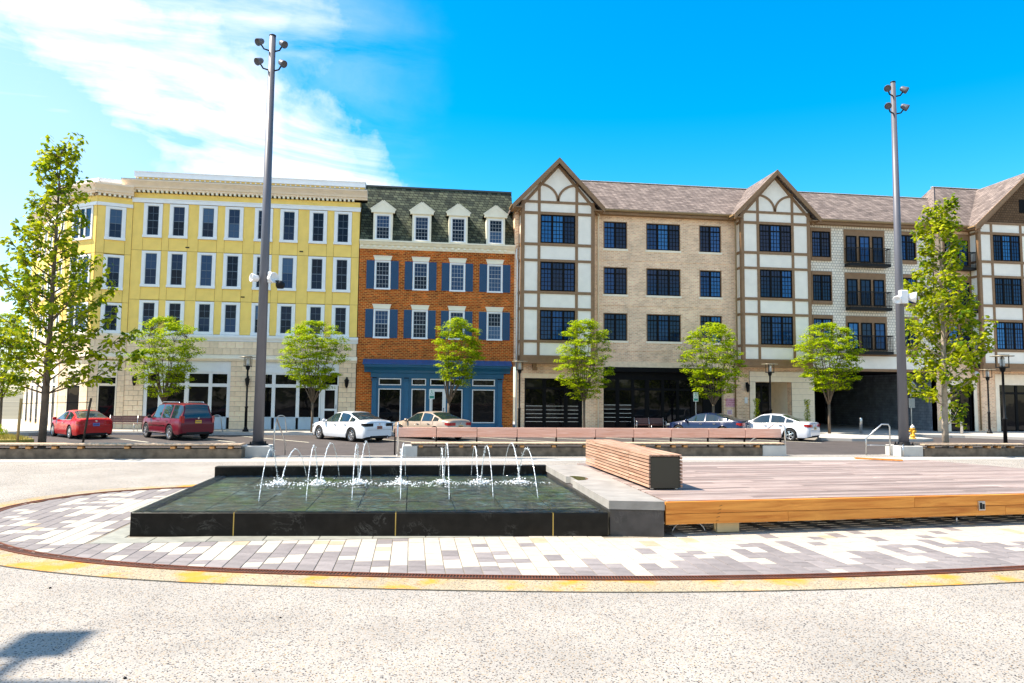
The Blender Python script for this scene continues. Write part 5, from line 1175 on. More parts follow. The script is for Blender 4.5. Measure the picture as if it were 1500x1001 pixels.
# ground floor under the first gable
holes_wall(tb, 'brick_wall', 6.66, 11.45, Z_WALK-.1, 3.8, [(7.17, 10.98, Z_WALK-.1, 2.82)], YF-.02, YF+.4, beige_brick)
part(tb, 'lintel', MB().box(7.0, 11.15, YF-.06, YF-.02, 2.80, 3.08), limestone)
for c in (7.75, 10.4): part(tb, 'bracket', MB().box(c-.12, c+.12, YF-.45, YF-.02, 3.5, 3.72).box(c-.08, c+.20, YF-.3, YF-.02, 3.30, 3.499), timber)
fr = MB(); pn = [(7.28, 8.37), (8.60, 9.78), (10.04, 10.74)]; ed = [7.17]+[e for p in pn for e in p]+[10.98]
for i in range(0, 6+2, 2): fr.box(ed[i], ed[i+1], YF+.10, YF+.24, Z_WALK, 2.82)
for a, b in pn: fr.box(a, b, YF+.105, YF+.235, 2.08, 2.22).box(a, b, YF+.105, YF+.235, 2.72, 2.82).box(a, b, YF+.105, YF+.235, Z_WALK, -.30)
part(tb, 'shopfront_frame', fr, black_frame); part(tb, 'shop_back', MB().box(7.17, 10.98, YF+.3, YF+.35, Z_WALK, 2.9), dark_int)
for a, b in pn:
    part(tb, 'pane', MB().box(a, b, YF+.16, YF+.17, -.3, 2.08), glass_gf); part(tb, 'transom_pane', MB().box(a, b, YF+.16, YF+.17, 2.22, 2.72), glass_gf)
    for k in range(5): part(tb, 'reflection_bar', MB().box(a, b, YF+.13, YF+.155, .0+.25*k, .03+.25*k), steel)  # pale horizontal reflections in these panes, modelled as thin bars
# ground floor under the second gable: stone arch of the passage
holes_wall(tb, 'brick_wall', 21.95, 27.0, Z_WALK-.1, 4.4, [(22.85, 25.45, Z_WALK-.1, 2.74)], YF-.02, YF+.5, beige_brick)
part(tb, 'stone_surround_core', MB().box(22.45, 22.85, YF-.06, YF-.02, Z_WALK, 3.45).box(22.85, 25.45, YF-.06, YF-.02, 2.74, 3.45).box(25.45, 27.0, YF-.06, YF-.02, Z_WALK, 3.45), mortar_m)
blocks(tb, 22.45, 22.85, Z_WALK, 2.74, .4, .42, y=YF-.05, mat=limestone_pale); blocks(tb, 25.45, 27.0, Z_WALK, 2.74, .6, .42, y=YF-.05, mat=limestone_pale); blocks(tb, 22.45, 27.0, 2.75, 3.45, .75, .35, y=YF-.05, mat=limestone_pale)
part(tb, 'passage', MB().box(22.86, 22.9, YF+.5, YF+8, Z_WALK, 2.9).box(22.86, 25.9, YF+.5, YF+8, 2.76, 2.9), limestone_pale)
part(tb, 'passage_wall', MB().box(25.46, 26.0, YF+.5, YF+8.2, Z_WALK, 2.9), limestone_pale); part(tb, 'passage_wall', MB().box(24.05, 24.40, YF+.9, YF+2.4, Z_WALK, 2.76), limestone_pale)
pd = part(tb, 'door', MB().box(22.86, 22.98, YF+.3, YF+.36, Z_WALK, 2.72).box(23.95, 24.05, YF+.3, YF+.36, Z_WALK, 2.72).box(22.98, 23.95, YF+.3, YF+.36, 2.5, 2.72).box(23.40, 23.52, YF+.3, YF+.36, Z_WALK, 2.5).box(22.98, 23.95, YF+.301, YF+.359, 1.3, 1.42), black_frame)
part(pd, 'pane', MB().box(22.98, 23.95, YF+.32, YF+.33, Z_WALK, 2.5), glass_gf)
wall_lantern('black wall lantern left of the stone passage opening', 22.25, 2.35, YF-.02)
# shingled wing with juliet balconies
sh_open = [(28.55+.0, 0)]
zfl = (11.15, 8.11, 5.08)
part(tb, 'shingle_wall', MB().box(26.4, 36.4, YF+.0, YF+8, 4.7, 13.7), shake)
part(tb, 'belt_board', MB().box(26.5, 36.6, YF-.10, YF+.0, 4.62, 4.80).box(26.5, 36.6, YF-.12, YF+.0, 3.56, 3.74), timber); part(tb, 'belt_panel', MB().box(26.5, 36.6, YF-.07, YF+.3, 3.745, 4.615), panel_white); 
for k, z in enumerate(zfl):
    casement(tb, 27.83, z+.26, z+2.07, 1.38, 2, surround=timber, sw=.06, sb=.24, transom=.25, y=YF+.0)
    casement(tb, 34.30, z+.26, z+2.07, 1.38, 2, surround=timber, sw=.06, sb=.24, transom=.25, y=YF+.0)
    for x0, lab in ((29.56, 0), (37.15, 1)):
        if lab and k == 3: continue
        part(tb, 'surround', MB().box(x0, x0+3.08 if not lab else x0+2.1, YF-.05, YF+.02, z-.1, z+2.30), timber)
        for q in range(3 if not lab else 2):
            o_ = casement(tb, x0+.52+1.0*q, z+.0, z+1.85, .80, 1, y=YF-.05, transom=0, cols=2, rows=4)
            o_.name = 'french_door'
        xe = x0+3.12 if not lab else x0+2.1
        m = MB().box(x0-.0, xe, YF-.62, YF-.05, z-.36, z-.16); bal = part(tb, 'balcony', m, iron)
        rl = MB().box(x0, xe, YF-.62, YF-.58, z+.88, z+.93).box(x0, xe, YF-.61, YF-.585, z-.08, z-.04)
        n = int((xe-x0)/.11)
        for i in range(n+1): xx = x0+(xe-x0)*i/n; w__ = .03 if i % 9 == 0 else .014; rl.box(min(xx, xe-w__), min(xx, xe-w__)+w__, YF-.615, YF-.59, z-.16, z+.88)
        for xx in (x0, xe-.03):
            rl.box(xx, xx+.03, YF-.58, YF-.05, z+.88, z+.93)
            for i in range(4): rl.box(xx+.008, xx+.022, YF-.5+.12*i, YF-.486+.12*i, z-.16, z+.88)
        sub(bal, 'railing', rl.mesh('railing', iron, origin_of(bal)))
# garage opening
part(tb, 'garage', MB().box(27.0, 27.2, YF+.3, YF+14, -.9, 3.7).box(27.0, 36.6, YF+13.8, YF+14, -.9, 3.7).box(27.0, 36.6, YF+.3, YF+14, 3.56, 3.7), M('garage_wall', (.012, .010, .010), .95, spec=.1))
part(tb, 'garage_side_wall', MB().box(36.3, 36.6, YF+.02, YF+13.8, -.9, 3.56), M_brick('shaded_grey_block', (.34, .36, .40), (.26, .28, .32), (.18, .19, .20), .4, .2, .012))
part(tb, 'pier', MB().box(26.99, 27.12, YF-.04, YF+.5, Z_WALK, 3.56), limestone_pale)
# right beige brick part, taller roof
holes_wall(tb, 'brick_wall', 36.3, 39.9, Z_WALK-.1, 13.7, [(37.30, 39.15, Z_WALK-.1, 2.70)], YF, YF+.5, beige_brick)
part(tb, 'stone_surround', MB().box(37.05, 37.30, YF-.05, YF+.3, Z_WALK, 3.0).box(39.15, 39.40, YF-.05, YF+.3, Z_WALK, 3.0).box(37.30, 39.15, YF-.05, YF+.3, 2.70, 3.0), limestone_pale)
dd = part(tb, 'door', MB().box(37.3, 37.42, YF+.2, YF+.26, Z_WALK, 2.7).box(39.03, 39.15, YF+.2, YF+.26, Z_WALK, 2.7).box(38.15, 38.3, YF+.2, YF+.26, Z_WALK, 2.7).box(37.42, 39.03, YF+.2, YF+.26, 2.1, 2.25), black_frame)
part(dd, 'pane', MB().box(37.4, 39.05, YF+.22, YF+.23, Z_WALK, 2.7), glass_gf)
zr2 = 18.05; ye = YF-.45
part(tb, 'roof', MB()._add([(36.1,ye,13.95),(42.0,ye,13.95),(44.5,ye+4.25,zr2),(39.55,ye+4.25,zr2),(36.1,ye+7,13.95),(44.5,ye+7,13.95)], [(0,1,2,3),(0,3,4),(3,2,5,4),(0,4,5,1),(1,5,2)]), shingle)
part(tb, 'hip_cap', MB().bar((36.15, ye-.02, 14.0), (39.55, ye+4.23, zr2+.02), .16, .05), shingle)
part(tb, 'ridge_flashing', MB().box(39.5, 44.4, ye+4.15, ye+4.35, zr2, zr2+.035), limestone_pale)
# ground floor at the far right
holes_wall(tb, 'brick_wall', 39.9, 52, Z_WALK-.1, 3.9, [(41.15, 45.5, Z_WALK-.1, 2.75)], YF, YF+.5, beige_brick)
part(tb, 'stone_surround', MB().box(40.85, 41.15, YF-.05, YF+.3, Z_WALK, 3.5).box(41.15, 45.5, YF-.05, YF+.3, 2.75, 3.5).box(45.5, 46.5, YF-.05, YF+.3, Z_WALK, 3.5), limestone_pale)
dd = part(tb, 'shopfront_frame', MB().box(41.15, 41.3, YF+.2, YF+.3, Z_WALK, 2.75).box(42.6, 42.8, YF+.2, YF+.3, Z_WALK, 2.75).box(44.1, 44.3, YF+.2, YF+.3, Z_WALK, 2.75).box(41.3, 45.5, YF+.201, YF+.299, 2.1, 2.25), black_frame)
for a, b in ((41.3, 42.6), (42.8, 44.1), (44.3, 45.5)): part(tb, 'pane', MB().box(a, b, YF+.24, YF+.25, Z_WALK, 2.75), glass_gf)
part(tb, 'wall_lamp', MB().poly([(YF-.05, 3.7), (YF-.45, 3.78), (YF-.5, 3.9), (YF-.3, 4.02), (YF-.05, 4.02)], 41.2, 42.1, 'yz'), iron)
part(tb, 'wall_lamp', MB().lathe([(.02,-.2),(.16,-.14),(.17,0),(.08,.14),(.02,.16)], 12, (39.3, YF-.2, 3.55)), white_paint)
# wall signs and plates
def curve_text(par, name, body, size, loc, mat, world_y):
    c = bpy.data.curves.new(name, 'FONT'); c.body = body; c.size = size; c.align_x = 'CENTER'; c.align_y = 'CENTER'; c.extrude = .002
    tmp = bpy.data.objects.new('tmp', c); dg = bpy.context.evaluated_depsgraph_get(); COL.objects.link(tmp); bpy.context.view_layer.update(); dg = bpy.context.evaluated_depsgraph_get()
    me = bpy.data.meshes.new_from_object(tmp.evaluated_get(dg)); bpy.data.objects.remove(tmp); me.materials.clear(); me.materials.append(mat)
    o = bpy.data.objects.new(name, me); COL.objects.link(o); o.parent = par; o.location = Vector(loc)-origin_of(par); o.rotation_euler = (pi/2, 0, 0); return o
sgn = thing('wall_sign', 'pink lettered no parking sign on the beige brick pier beside the shopfront', 'sign', (21.1, YF-.03, 1.4))
pink = M('sign_pink', (.75, .42, .50), .5); redt = M('sign_red', (.45, .02, .06), .5)
part(sgn, 'board', MB().box(20.78, 21.5, YF-.045, YF-.025, 1.05, 1.62), pink)
curve_text(sgn, 'lettering', 'NO PARKING\nLOADING\nZONE ONLY', .15, (21.14, YF-.050, 1.34), redt, YF)
sg2 = thing('wall_sign', 'small pale square sign below the pink no parking sign', 'sign', (21.0, YF-.03, .7))
part(sg2, 'board', MB().box(20.85, 21.2, YF-.045, YF-.025, .55, .86), M('sign_pale_pink', (.72, .58, .66), .5)); m = MB()
for i in range(3): m.box(20.90, 21.15-.04*(i % 2), YF-.048, YF-.0455, .60+.08*i, .63+.08*i)
part(sg2, 'lettering', m, redt)
part(tb, 'standpipe_plate', MB().box(21.1, 21.5, YF-.04, YF-.02, -.1, .2).tube([(21.2, YF-.02, .05), (21.2, YF-.18, .03)], .06, 10).tube([(21.4, YF-.02, .05), (21.4, YF-.18, .03)], .06, 10), M('old_brass', (.12, .08, .03), .5, metal=.5))
part(tb, 'name_plate', MB().box(26.55, 26.95, YF-.075, YF-.055, 1.65, 1.95), iron)
part(tb, 'house_number', MB().box(22.1, 22.3, YF-.045, YF-.025, 1.3, 1.7), white_paint)
# ------------------------------------------------------------------ trees
import array
def leaf_mesh(name, leaves, mat):
    """leaves: list of (centre, size, normal-ish, dir) -> folded diamond of two triangles-pairs each"""
    vs = []; fs = []
    for c, s, n, d in leaves:
        n = n.normalized(); d = (d-n*d.dot(n)); d = d.normalized() if d.length > 1e-4 else Vector((1,0,0)); e = n.cross(d)
        o = len(vs); vs += [c-d*s*.5, c+e*s*.36-n*s*.10, c+d*s*.55-n*s*.12, c-e*s*.36-n*s*.10, ]
        fs.append((o, o+1, o+2, o+3))
    me = bpy.data.meshes.new(name); me.from_pydata([tuple(v) for v in vs], [], fs); me.materials.append(mat); me.update(); return me
def rv(r): 
    while True:
        v = Vector((r.uniform(-1,1), r.uniform(-1,1), r.uniform(-1,1)))
        if .05 < v.length < 1: return v
def small_tree_mesh(seed, H=6.4, R=1.75, zb=2.1, tz=1.7, lop=(0,0), dens=1.0, lowr=1.0):
    """vase shaped crown: fan of stems, flattened sprays of small leaves filling a lumpy rounded volume"""
    r = random.Random(seed); tr = MB(); leaves = []
    tr.tube([(0,0,0), (.01,0,tz*.5), (0,.01,tz)], [.085, .07, .075], 9)
    stems = []
    for i in range(11):
        a = 2*pi*i/11+r.uniform(-.25, .25); rad = R*r.uniform(.3, .95); top = H*(.93-.28*(rad/R)**2)
        ex, ey = rad*cos(a)+lop[0]*.8, rad*sin(a)+lop[1]; pts = [Vector((0, 0, tz-.1))]
        for t in (.25, .5, .75, 1.):
            q = t**.85; pts.append(Vector((ex*q*.9+r.uniform(-.06,.06), ey*q*.9+r.uniform(-.06,.06), tz+(top-tz)*t)))
        tr.tube(pts, [.040, .031, .023, .014, .005], 6); stems.append(pts)
    zc = (zb+H)/2; hh = (H-zb)/2; lumps = [(r.uniform(0, 2*pi), r.uniform(-.8, .9), r.uniform(-.22, .16)) for _ in range(12)]
    def limit(az, t):   # crown radius at height parameter t in -1..1, with bumps
        base = R*(max(0., 1-abs(t)**2.3))**.5 if t > -.35 else R*(.93-.55*((-.35-t)/.65)**1.3)
        return base*(1+sum(m*math.exp(-((t-b)**2)*6-(1-cos(az-a))*4) for a, b, m in lumps))
    n = int(300*dens)
    for i in range(n):
        t = r.uniform(-1, 1); az = r.uniform(0, 2*pi); rr = limit(az, t)*(r.random()**.42)
        if t < -.72 and r.random() < .55*lowr: continue
        c = Vector((rr*cos(az)+lop[0], rr*sin(az)+lop[1], zc+hh*t*.98)); 
        best = min((p for st in stems for p in st[1:]), key=lambda p: (p-c).length+max(0, p.z-c.z)*1.5)
        tr.tube([best, best.lerp(c, .5)+Vector((0,0,.05)), c], [.010, .006, .003], 4, cap=False)
        fl = r.uniform(.20, .36)
        for q in range(int(r.uniform(36, 62))):
            v = rv(r); p = c+Vector((v.x*fl*1.3, v.y*fl*1.3, v.z*fl*.42+.03))
            leaves.append((p, r.uniform(.075, .14), Vector((v.x*.6, v.y*.6, .9+v.z*.3)), Vector((v.x, v.y, -.35))+rv(r)*.4))
    return tr.mesh('trunk', bark, fix=False), leaf_mesh('crown', leaves, leaf_z)
def tall_tree_mesh(seed, H=8.4, R=1.7, zb=1.1, bk=bark, lean=0., dens=1., wild=()):
    r = random.Random(seed); tr = MB(); leaves = []
    tp = [Vector((lean*t*t+.05*sin(3*t), .03*cos(4*t), H*.97*t)) for t in [i/8 for i in range(9)]]
    tr.tube(tp, [.105*(1-t*.90) for t in [i/8 for i in range(9)]], 10)
    def cluster(c, n, s):
        for q in range(n):
            v = rv(r); leaves.append((c+v*s, r.uniform(.10, .185), Vector((v.x*.8, v.y*.8, .55+v.z*.5)), rv(r)+Vector((0,0,-.5))))
    nb = 66
    specs = [(None, None, None)]*nb+list(wild)
    for i, (wa, wz, wl) in enumerate(specs):
        t = (i+.5)/nb; z0 = (wz if wz is not None else zb+(H*.95-zb)*t**.95)
        a = wa if wa is not None else i*2.399+r.uniform(-.4, .4)
        hf = (z0-zb)/(H-zb); rad = (wl or R*(1.0-hf**.95*.90)*(.72 if hf < .07 else 1)*r.uniform(.55, 1.15))
        k = min(7, int(z0/(H*.97)*8)); base = tp[k].lerp(tp[k+1], z0/(H*.97)*8-k)
        rise = rad*r.uniform(.55, .95) if wl is None else rad*.45
        end = base+Vector((rad*cos(a), rad*sin(a), rise)); mid = base.lerp(end, .5)+Vector((0,0,-rad*.07))
        tr.tube([base, mid, end], [.026 if hf < .6 else .015, .015, .004], 5)
        nb2 = max(4, int(rad*8))
        for j in range(nb2):
            f = .22+.78*(j+r.random())/nb2; p = (base.lerp(mid, f*2) if f < .5 else mid.lerp(end, f*2-1))
            th = a+r.choice((-1, 1))*r.uniform(.4, 1.2); ln = r.uniform(.18, .5)*(1.15-f*.4); e = p+Vector((ln*cos(th), ln*sin(th), r.uniform(0, .35)))
            tr.tube([p, e], [.007, .003], 4, cap=False); cluster(e, int(16*dens), .16); cluster(p.lerp(e, .5), int(10*dens), .14)
        cluster(end, int(9*dens), .12)
    for q in range(10): cluster(tp[-1]+Vector((r.uniform(-.12, .12), r.uniform(-.12, .12), r.uniform(-.9, .25))), 8, .11)
    return tr.mesh('trunk', bk, fix=False), leaf_mesh('crown', leaves, leaf_t)
def tree(name, label, loc, meshes, rz=0, s=1., group=None):
    t = thing(name, label, 'tree', loc, rz, group); t.scale = (s, s, s)
    for nm, me in zip(('trunk', 'crown'), meshes):
        o = bpy.data.objects.new(nm, me); COL.objects.link(o); o.parent = t
    return t
GT = 'small vase shaped street trees'
vA = small_tree_mesh(1, 6.35, 1.82, 2.3, 1.7, dens=1.1); vB = small_tree_mesh(22, 6.8, 1.80, 1.9, 1.85, dens=1.0); vC = small_tree_mesh(33, 6.7, 1.42, 2.6, 1.7, lop=(.50, 0), dens=.9); vD = small_tree_mesh(45, 6.2, 1.85, 1.9, 1.6, dens=.95)
tree('zelkova_tree', 'small leafy street tree behind the burgundy wagon', (-13.65, 42.3, Z_WALK), vD, .4, 1.03, GT)
tree('zelkova_tree', 'small round street tree rising behind the left white sedan', (-5.6, 42.3, Z_WALK), vA, 1.2, 1.0, GT)
tree('zelkova_tree', 'small narrow street tree in front of the blue shopfront', (2.15, 42.3, Z_WALK), vC, .0, 1.0, GT)
tree('zelkova_tree', 'small street tree in front of the shopfront under the first gable', (10.3, 42.3, Z_WALK), vB, 2.2, 1.02, GT)
tree('zelkova_tree', 'small street tree at the right end of the black awning behind the blue sedan', (18.5, 42.4, Z_WALK), vD, 3.6, 1.10, GT)
tree('zelkova_tree', 'small bright street tree left of the dark garage opening', (26.2, 42.4, Z_WALK), vA, 4.4, 1.10, GT)
tree('zelkova_tree', 'small street tree half hidden behind the tall tree at the left', (-21.9, 42.2, Z_WALK), vB, .9, .95, GT)
tree('tulip_tree', 'tall loose leafed young tree with wooden stakes at the left edge', (-9.85, 21.0, .0), tall_tree_mesh(5, 8.7, 1.75, 1.5, bark, .08, .44, wild=((-.15, 1.6, 2.35), (.05, 2.35, 2.1), (3.3, 2.6, 2.2), (3.0, 1.6, 1.9), (2.7, 3.9, 1.9))), 0)
tree('tulip_tree', 'tall dense young tree with pale trunk right of the right light pole', (17.0, 21.0, .0), tall_tree_mesh(8, 8.2, 1.45, 1.55, bark_pale, -.12, .60, wild=((.1, .8, 1.5), (2.9, 1.5, 1.6))), .5)
beds = MB().box(-40, -4.9, 20.0, 23.3, -.02, .012).box(15.65, 17.2, 20.1, 21.35, -.02, .012).box(17.2, 40, 20.1, 23.3, -.02, .012)
struct('planting_bed', beds, soil)
stk = M('stake_wood', (.42, .26, .09), .8, var=.3, vs=6)
single('tree_stake', MB().tube([(-10.25, 20.6, 0), (-10.22, 20.62, 1.48)], .035, 8), stk, 'pale brown wooden stake just left of the tall left tree', 'stake', (-10.25, 20.6, 0), 'stakes holding the tall left tree')
single('tree_stake', MB().tube([(-9.0, 21.4, 0), (-8.82, 21.4, 1.5)], .03, 8), M('dark_stake', (.07, .045, .03), .9), 'dark leaning stake in front of the red car', 'stake', (-9.0, 21.4, 0), 'stakes holding the tall left tree')
wr = MB().tube([(-10.22, 20.62, 1.35), (-9.85, 21.0, 1.36), (-8.83, 21.4, 1.38)], .008, 5)
single('guy_wire', wr, iron, 'thin dark wire tying the tall left tree to its stakes', 'wire', (-9.85, 21, 1.36))
# shrub at the verge
def shrub(label, loc, R, n, seed, mat=leaf_z, name='shrub', h=1., cat='shrub'):
    r = random.Random(seed); lv = []
    for i in range(n):
        v = rv(r); lv.append((Vector((v.x*R, v.y*R, abs(v.z)*R*h+.08)), r.uniform(.06, .12), Vector((v.x, v.y, .8)), rv(r)))
    o = thing(name, label, cat, loc); q = bpy.data.objects.new('foliage', leaf_mesh('foliage', lv, mat)); COL.objects.link(q); q.parent = o
    st_ = MB()
    for i in range(7): a = i*.9; st_.tube([(0,0,0), (R*.5*cos(a), R*.5*sin(a), R*h*.6)], .012, 4)
    part(o, 'stem', st_, bark, world=False); return o
shrub('low yellow green shrub on the grass left of the red car', (-19.6, 37.4, -.5), .55, 500, 3)
# potted topiary at the passage
pot_m = M('terracotta', (.55, .24, .06), .7, var=.15)
for lab, x, y in (('slim potted shrub in a terracotta tub right of the stone passage', 25.95, 44.5), ('slim potted shrub left of the stone passage behind the blue sedan', 22.5, 44.7)):
    t = thing('potted_shrub', lab, 'potted plant', (x, y, Z_WALK), group='potted shrubs by the stone passage')
    part(t, 'pot', MB().lathe([(.18,0),(.20,.03),(.29,.48),(.33,.50),(.33,.56),(.28,.56),(.26,.5)], 16), pot_m, world=False)
    r = random.Random(int(x)); lv = []
    for i in range(650):
        z = r.uniform(.5, 2.15); rr = (.20 if z > .9 else .30)*sqrt(r.random())*(1.0+.3*sin(z*7)); a = r.uniform(0, 2*pi); lv.append((Vector((rr*cos(a), rr*sin(a), z)), r.uniform(.05, .09), Vector((cos(a), sin(a), .5)), rv(r)))
    q = bpy.data.objects.new('foliage', leaf_mesh('foliage', lv, leaf_t)); COL.objects.link(q); q.parent = t
    part(t, 'stem', MB().tube([(0,0,.4), (0,0,2.0)], .02, 6), bark, world=False)
# greenery beyond the passage and beyond the left end of the street
for lab, loc, R, n, sd_ in (('green garden trees seen through the stone passage', (25.6, 56, -.5), 2.4, 5200, 5),):
    shrub(lab, loc, R, n, sd_, leaf_z, 'garden_tree', 1.9, 'tree')

# ------------------------------------------------------------------ cars
tyre_m = M('tyre', (.012, .012, .013), .8, var=.2); rim_m = M('alloy_rim', (.55, .55, .57), .25, metal=.85, var=.04); car_dark = M('car_underside', (.01, .01, .01), .9)
car_glass = M_glass('car_glass', (.010, .020, .024), .03, var=.3, spec=.8); lamp_red = M('tail_lamp', (.42, .012, .012), .2, var=.1, coat=.8); chrome = M('chrome', (.75, .75, .78), .12, metal=1., var=.02)
seam_m = M('panel_gap', (.01, .01, .01), .9)
def interp(tab, x):
    if x <= tab[0][0]: return tab[0][1]
    for (a, va), (b, vb) in zip(tab[:-1], tab[1:]):
        if x <= b: t = (x-a)/(b-a); t = t*t*(3-2*t)*.5+t*.5; return va+(vb-va)*t
    return tab[-1][1]
def car(label, name, loc, ang, paint, kind='sedan', L_=4.85, Wd=1.82, Hh=1.46, plate=(.75, .75, .78), plate_txt=None, wheel_style=5, cat='car', dark_lamps=False):
    """x forward, y left, z up; origin on the ground at the centre"""
    t = thing(name, label, cat, loc, ang, 'cars parked along the kerb'); h = L_/2; W = Wd/2
    if kind == 'suv':
        wb = (-1.36, 1.42); wr_ = .375
        top = [(-h,.80),(-h+.03,1.00),(-h+.10,1.10),(-h+.28,Hh-.06),(-h+.42,Hh-.01),(-.7,Hh),(.1,Hh-.01),(.55,Hh-.07),(1.12,1.22),(1.22,1.16),(1.9,1.08),(h-.16,.98),(h-.04,.80),(h,.60)]
        belt = [(-h,.80),(-h+.05,1.0),(-h+.2,1.06),(0,1.04),(1.1,1.02),(1.9,.98),(h-.1,.86),(h,.6)]
        wins = [(-h+.22, -1.36, 'q'), (-1.26, -.30, 'r'), (-.20, .86, 'f')]; rear_gl = (-h+.085, -h+.30); wind = (.56, 1.11); clear = .30
    elif kind == 'coupe':
        wb = (-1.22, 1.34); wr_ = .32
        top = [(-h,.70),(-h+.02,.92),(-h+.10,.99),(-h+.42,1.02),(-1.05,1.28),(-.72,Hh-.03),(-.2,Hh),(.25,Hh-.05),(1.12,.95),(1.3,.92),(1.9,.80),(h-.15,.70),(h,.52)]
        belt = [(-h,.70),(-h+.06,.88),(-h+.4,.93),(-.7,.90),(.4,.88),(1.1,.86),(1.9,.76),(h-.1,.66),(h,.5)]
        wins = [(-1.25, -.50, 'q'), (-.42, .85, 'f')]; rear_gl = (-h+.46, -.80); wind = (.30, 1.08); clear = .19
    else:
        wb = (-1.36, 1.42); wr_ = .335
        top = [(-h,.72),(-h+.02,.94),(-h+.10,1.04),(-h+.55,1.08),(-1.25,1.26),(-.75,Hh-.03),(-.2,Hh),(.25,Hh-.04),(1.10,1.0),(1.3,.96),(1.9,.86),(h-.15,.72),(h,.52)]
        belt = [(-h,.72),(-h+.06,.92),(-h+.4,.99),(-.7,.95),(.4,.91),(1.1,.90),(1.9,.80),(h-.1,.68),(h,.5)]
        wins = [(-1.55, -1.12, 'q'), (-1.06, -.28, 'r'), (-.20, .88, 'f')]; rear_gl = (-h+.60, -.82); wind = (.30, 1.06); clear = .20
    plan = [(-h,.80),(-h+.04,.87),(-h+.18,.94),(-h+.6,.985),(-1,1.),(.9,1.),(h-.6,.96),(h-.25,.86),(h-.06,.70),(h,.58)]
    ra = wr_+.065
    st = set([-h, h, -h+.02, -h+.05, -h+.10, -h+.18, h-.04, h-.1, h-.18])
    for c in wb: st |= {c+ra*cos(i*pi/12) for i in range(13)}
    for a, b, _ in wins: st |= {a, b}
    st |= set(rear_gl) | set(wind); x = -h
    while x < h: st.add(x); x += .14
    st = sorted(st); xs_ = [st[0]]
    key_ = {round(q, 4) for w in wins for q in w[:2]} | {round(q, 4) for q in rear_gl+wind}
    for q in st[1:]:
        if q-xs_[-1] > .022 or round(q, 4) in key_: xs_.append(q)
    rows = []
    for x in xs_:
        zt = interp(top, x); zb_ = min(interp(belt, x), zt-.02); pf = interp(plan, x); zs = clear+(.08 if abs(x) > h-.25 else 0)*(abs(x)-(h-.25))/.25
        arch = 0
        for c in wb:
            if abs(x-c) < ra: arch = max(arch, wr_+sqrt(max(0, ra*ra-(x-c)**2)))
        zs2 = max(zs, arch); gh = zt-zb_; tum = .24*min(1, gh/.42)
        zm1 = max(zs2+.01, zs+(zb_-zs)*.40); zm2 = max(zm1+.01, zs+(zb_-zs)*.72)
        row = [(W*pf*.955, zs2), (W*pf*.99 if not arch else W*pf*1.0, max(zs2+.005, zs+.12)), (W*pf*1.0, zm1), (W*pf*.985, max(zm2, zm1+.005)), (W*pf*.945, zb_), (W*pf*.945-.02, zb_+min(.02, gh*.2))]
        wt = W*pf*.93-tum*W
        row += [(wt+.02, zt-min(.07, gh*.3)), (wt-.05, zt-min(.025, gh*.15)), (wt*.62, zt+.0), (0, zt+.012)]
        rows.append(row)
    nr = 10; V = []; 
    for x, row in zip(xs_, rows):
        V += [(x, y, z) for y, z in row]+[(x, -y, z) for y, z in row[:-1]][::-1]
    K = 2*nr-1; body = MB(); glass_parts = {}
    body.v = V; bf = []; gf = {}
    for i in range(len(xs_)-1):
        xm = (xs_[i]+xs_[i+1])/2
        for j in range(K-1):
            jj = j if j < nr-1 else K-2-j; side = 1 if j < nr-1 else -1; f = (i*K+j, (i+1)*K+j, (i+1)*K+j+1, i*K+j+1); tgt = None
            if jj == 5:
                for a, b, nm in wins:
                    if a < xm < b: tgt = ('side_window', nm, side)
            if jj in (7, 8):
                if rear_gl[0] < xm < rear_gl[1]: tgt = ('rear_window', '', 0)
                if wind[0] < xm < wind[1]: tgt = ('windscreen', '', 0)
            if tgt: gf.setdefault(tgt, []).append(f)
            else: bf.append(f)
    bf.append(tuple(range(K))); bf.append(tuple((len(xs_)-1)*K+j for j in range(K))[::-1])
    body.f = bf; body.sm = [True]*(len(bf)-2)+[False]*2
    bo = part(t, 'body', body, paint, world=False)
    try:
        md = bo.modifiers.new('edges', 'EDGE_SPLIT'); md.split_angle = radians(38)
    except Exception: pass
    for (nm, k_, sd_), fs in gf.items():
        m = MB(); m.v = V; used = sorted({q for f in fs for q in f}); mp_ = {q: i for i, q in enumerate(used)}; m.v = [V[q] for q in used]; m.f = [tuple(mp_[q] for q in f) for f in fs]; m.sm = [True]*len(fs)
        part(t, nm, m, car_glass, world=False)
    # black surround trim of the side glass
    for s in (1, -1):
        tr_ = MB(); prev = None
        a0, b0 = wins[0][0], wins[-1][1]
        for x in xs_:
            if a0-.01 <= x <= b0+.01:
                i = xs_.index(x); y5, z5 = rows[i][5]; p = (x, s*(y5+.004), z5)
                if prev: tr_.bar(prev, p, .012, .022)
                prev = p
        part(t, 'window_trim', tr_, chrome if kind != 'suv' else car_dark, world=False)
    # lower dark box, axle and arches
    part(t, 'underside', MB().box(-h+.25, h-.3, -W*.86, W*.86, clear-.03, clear+.35), car_dark, world=False)
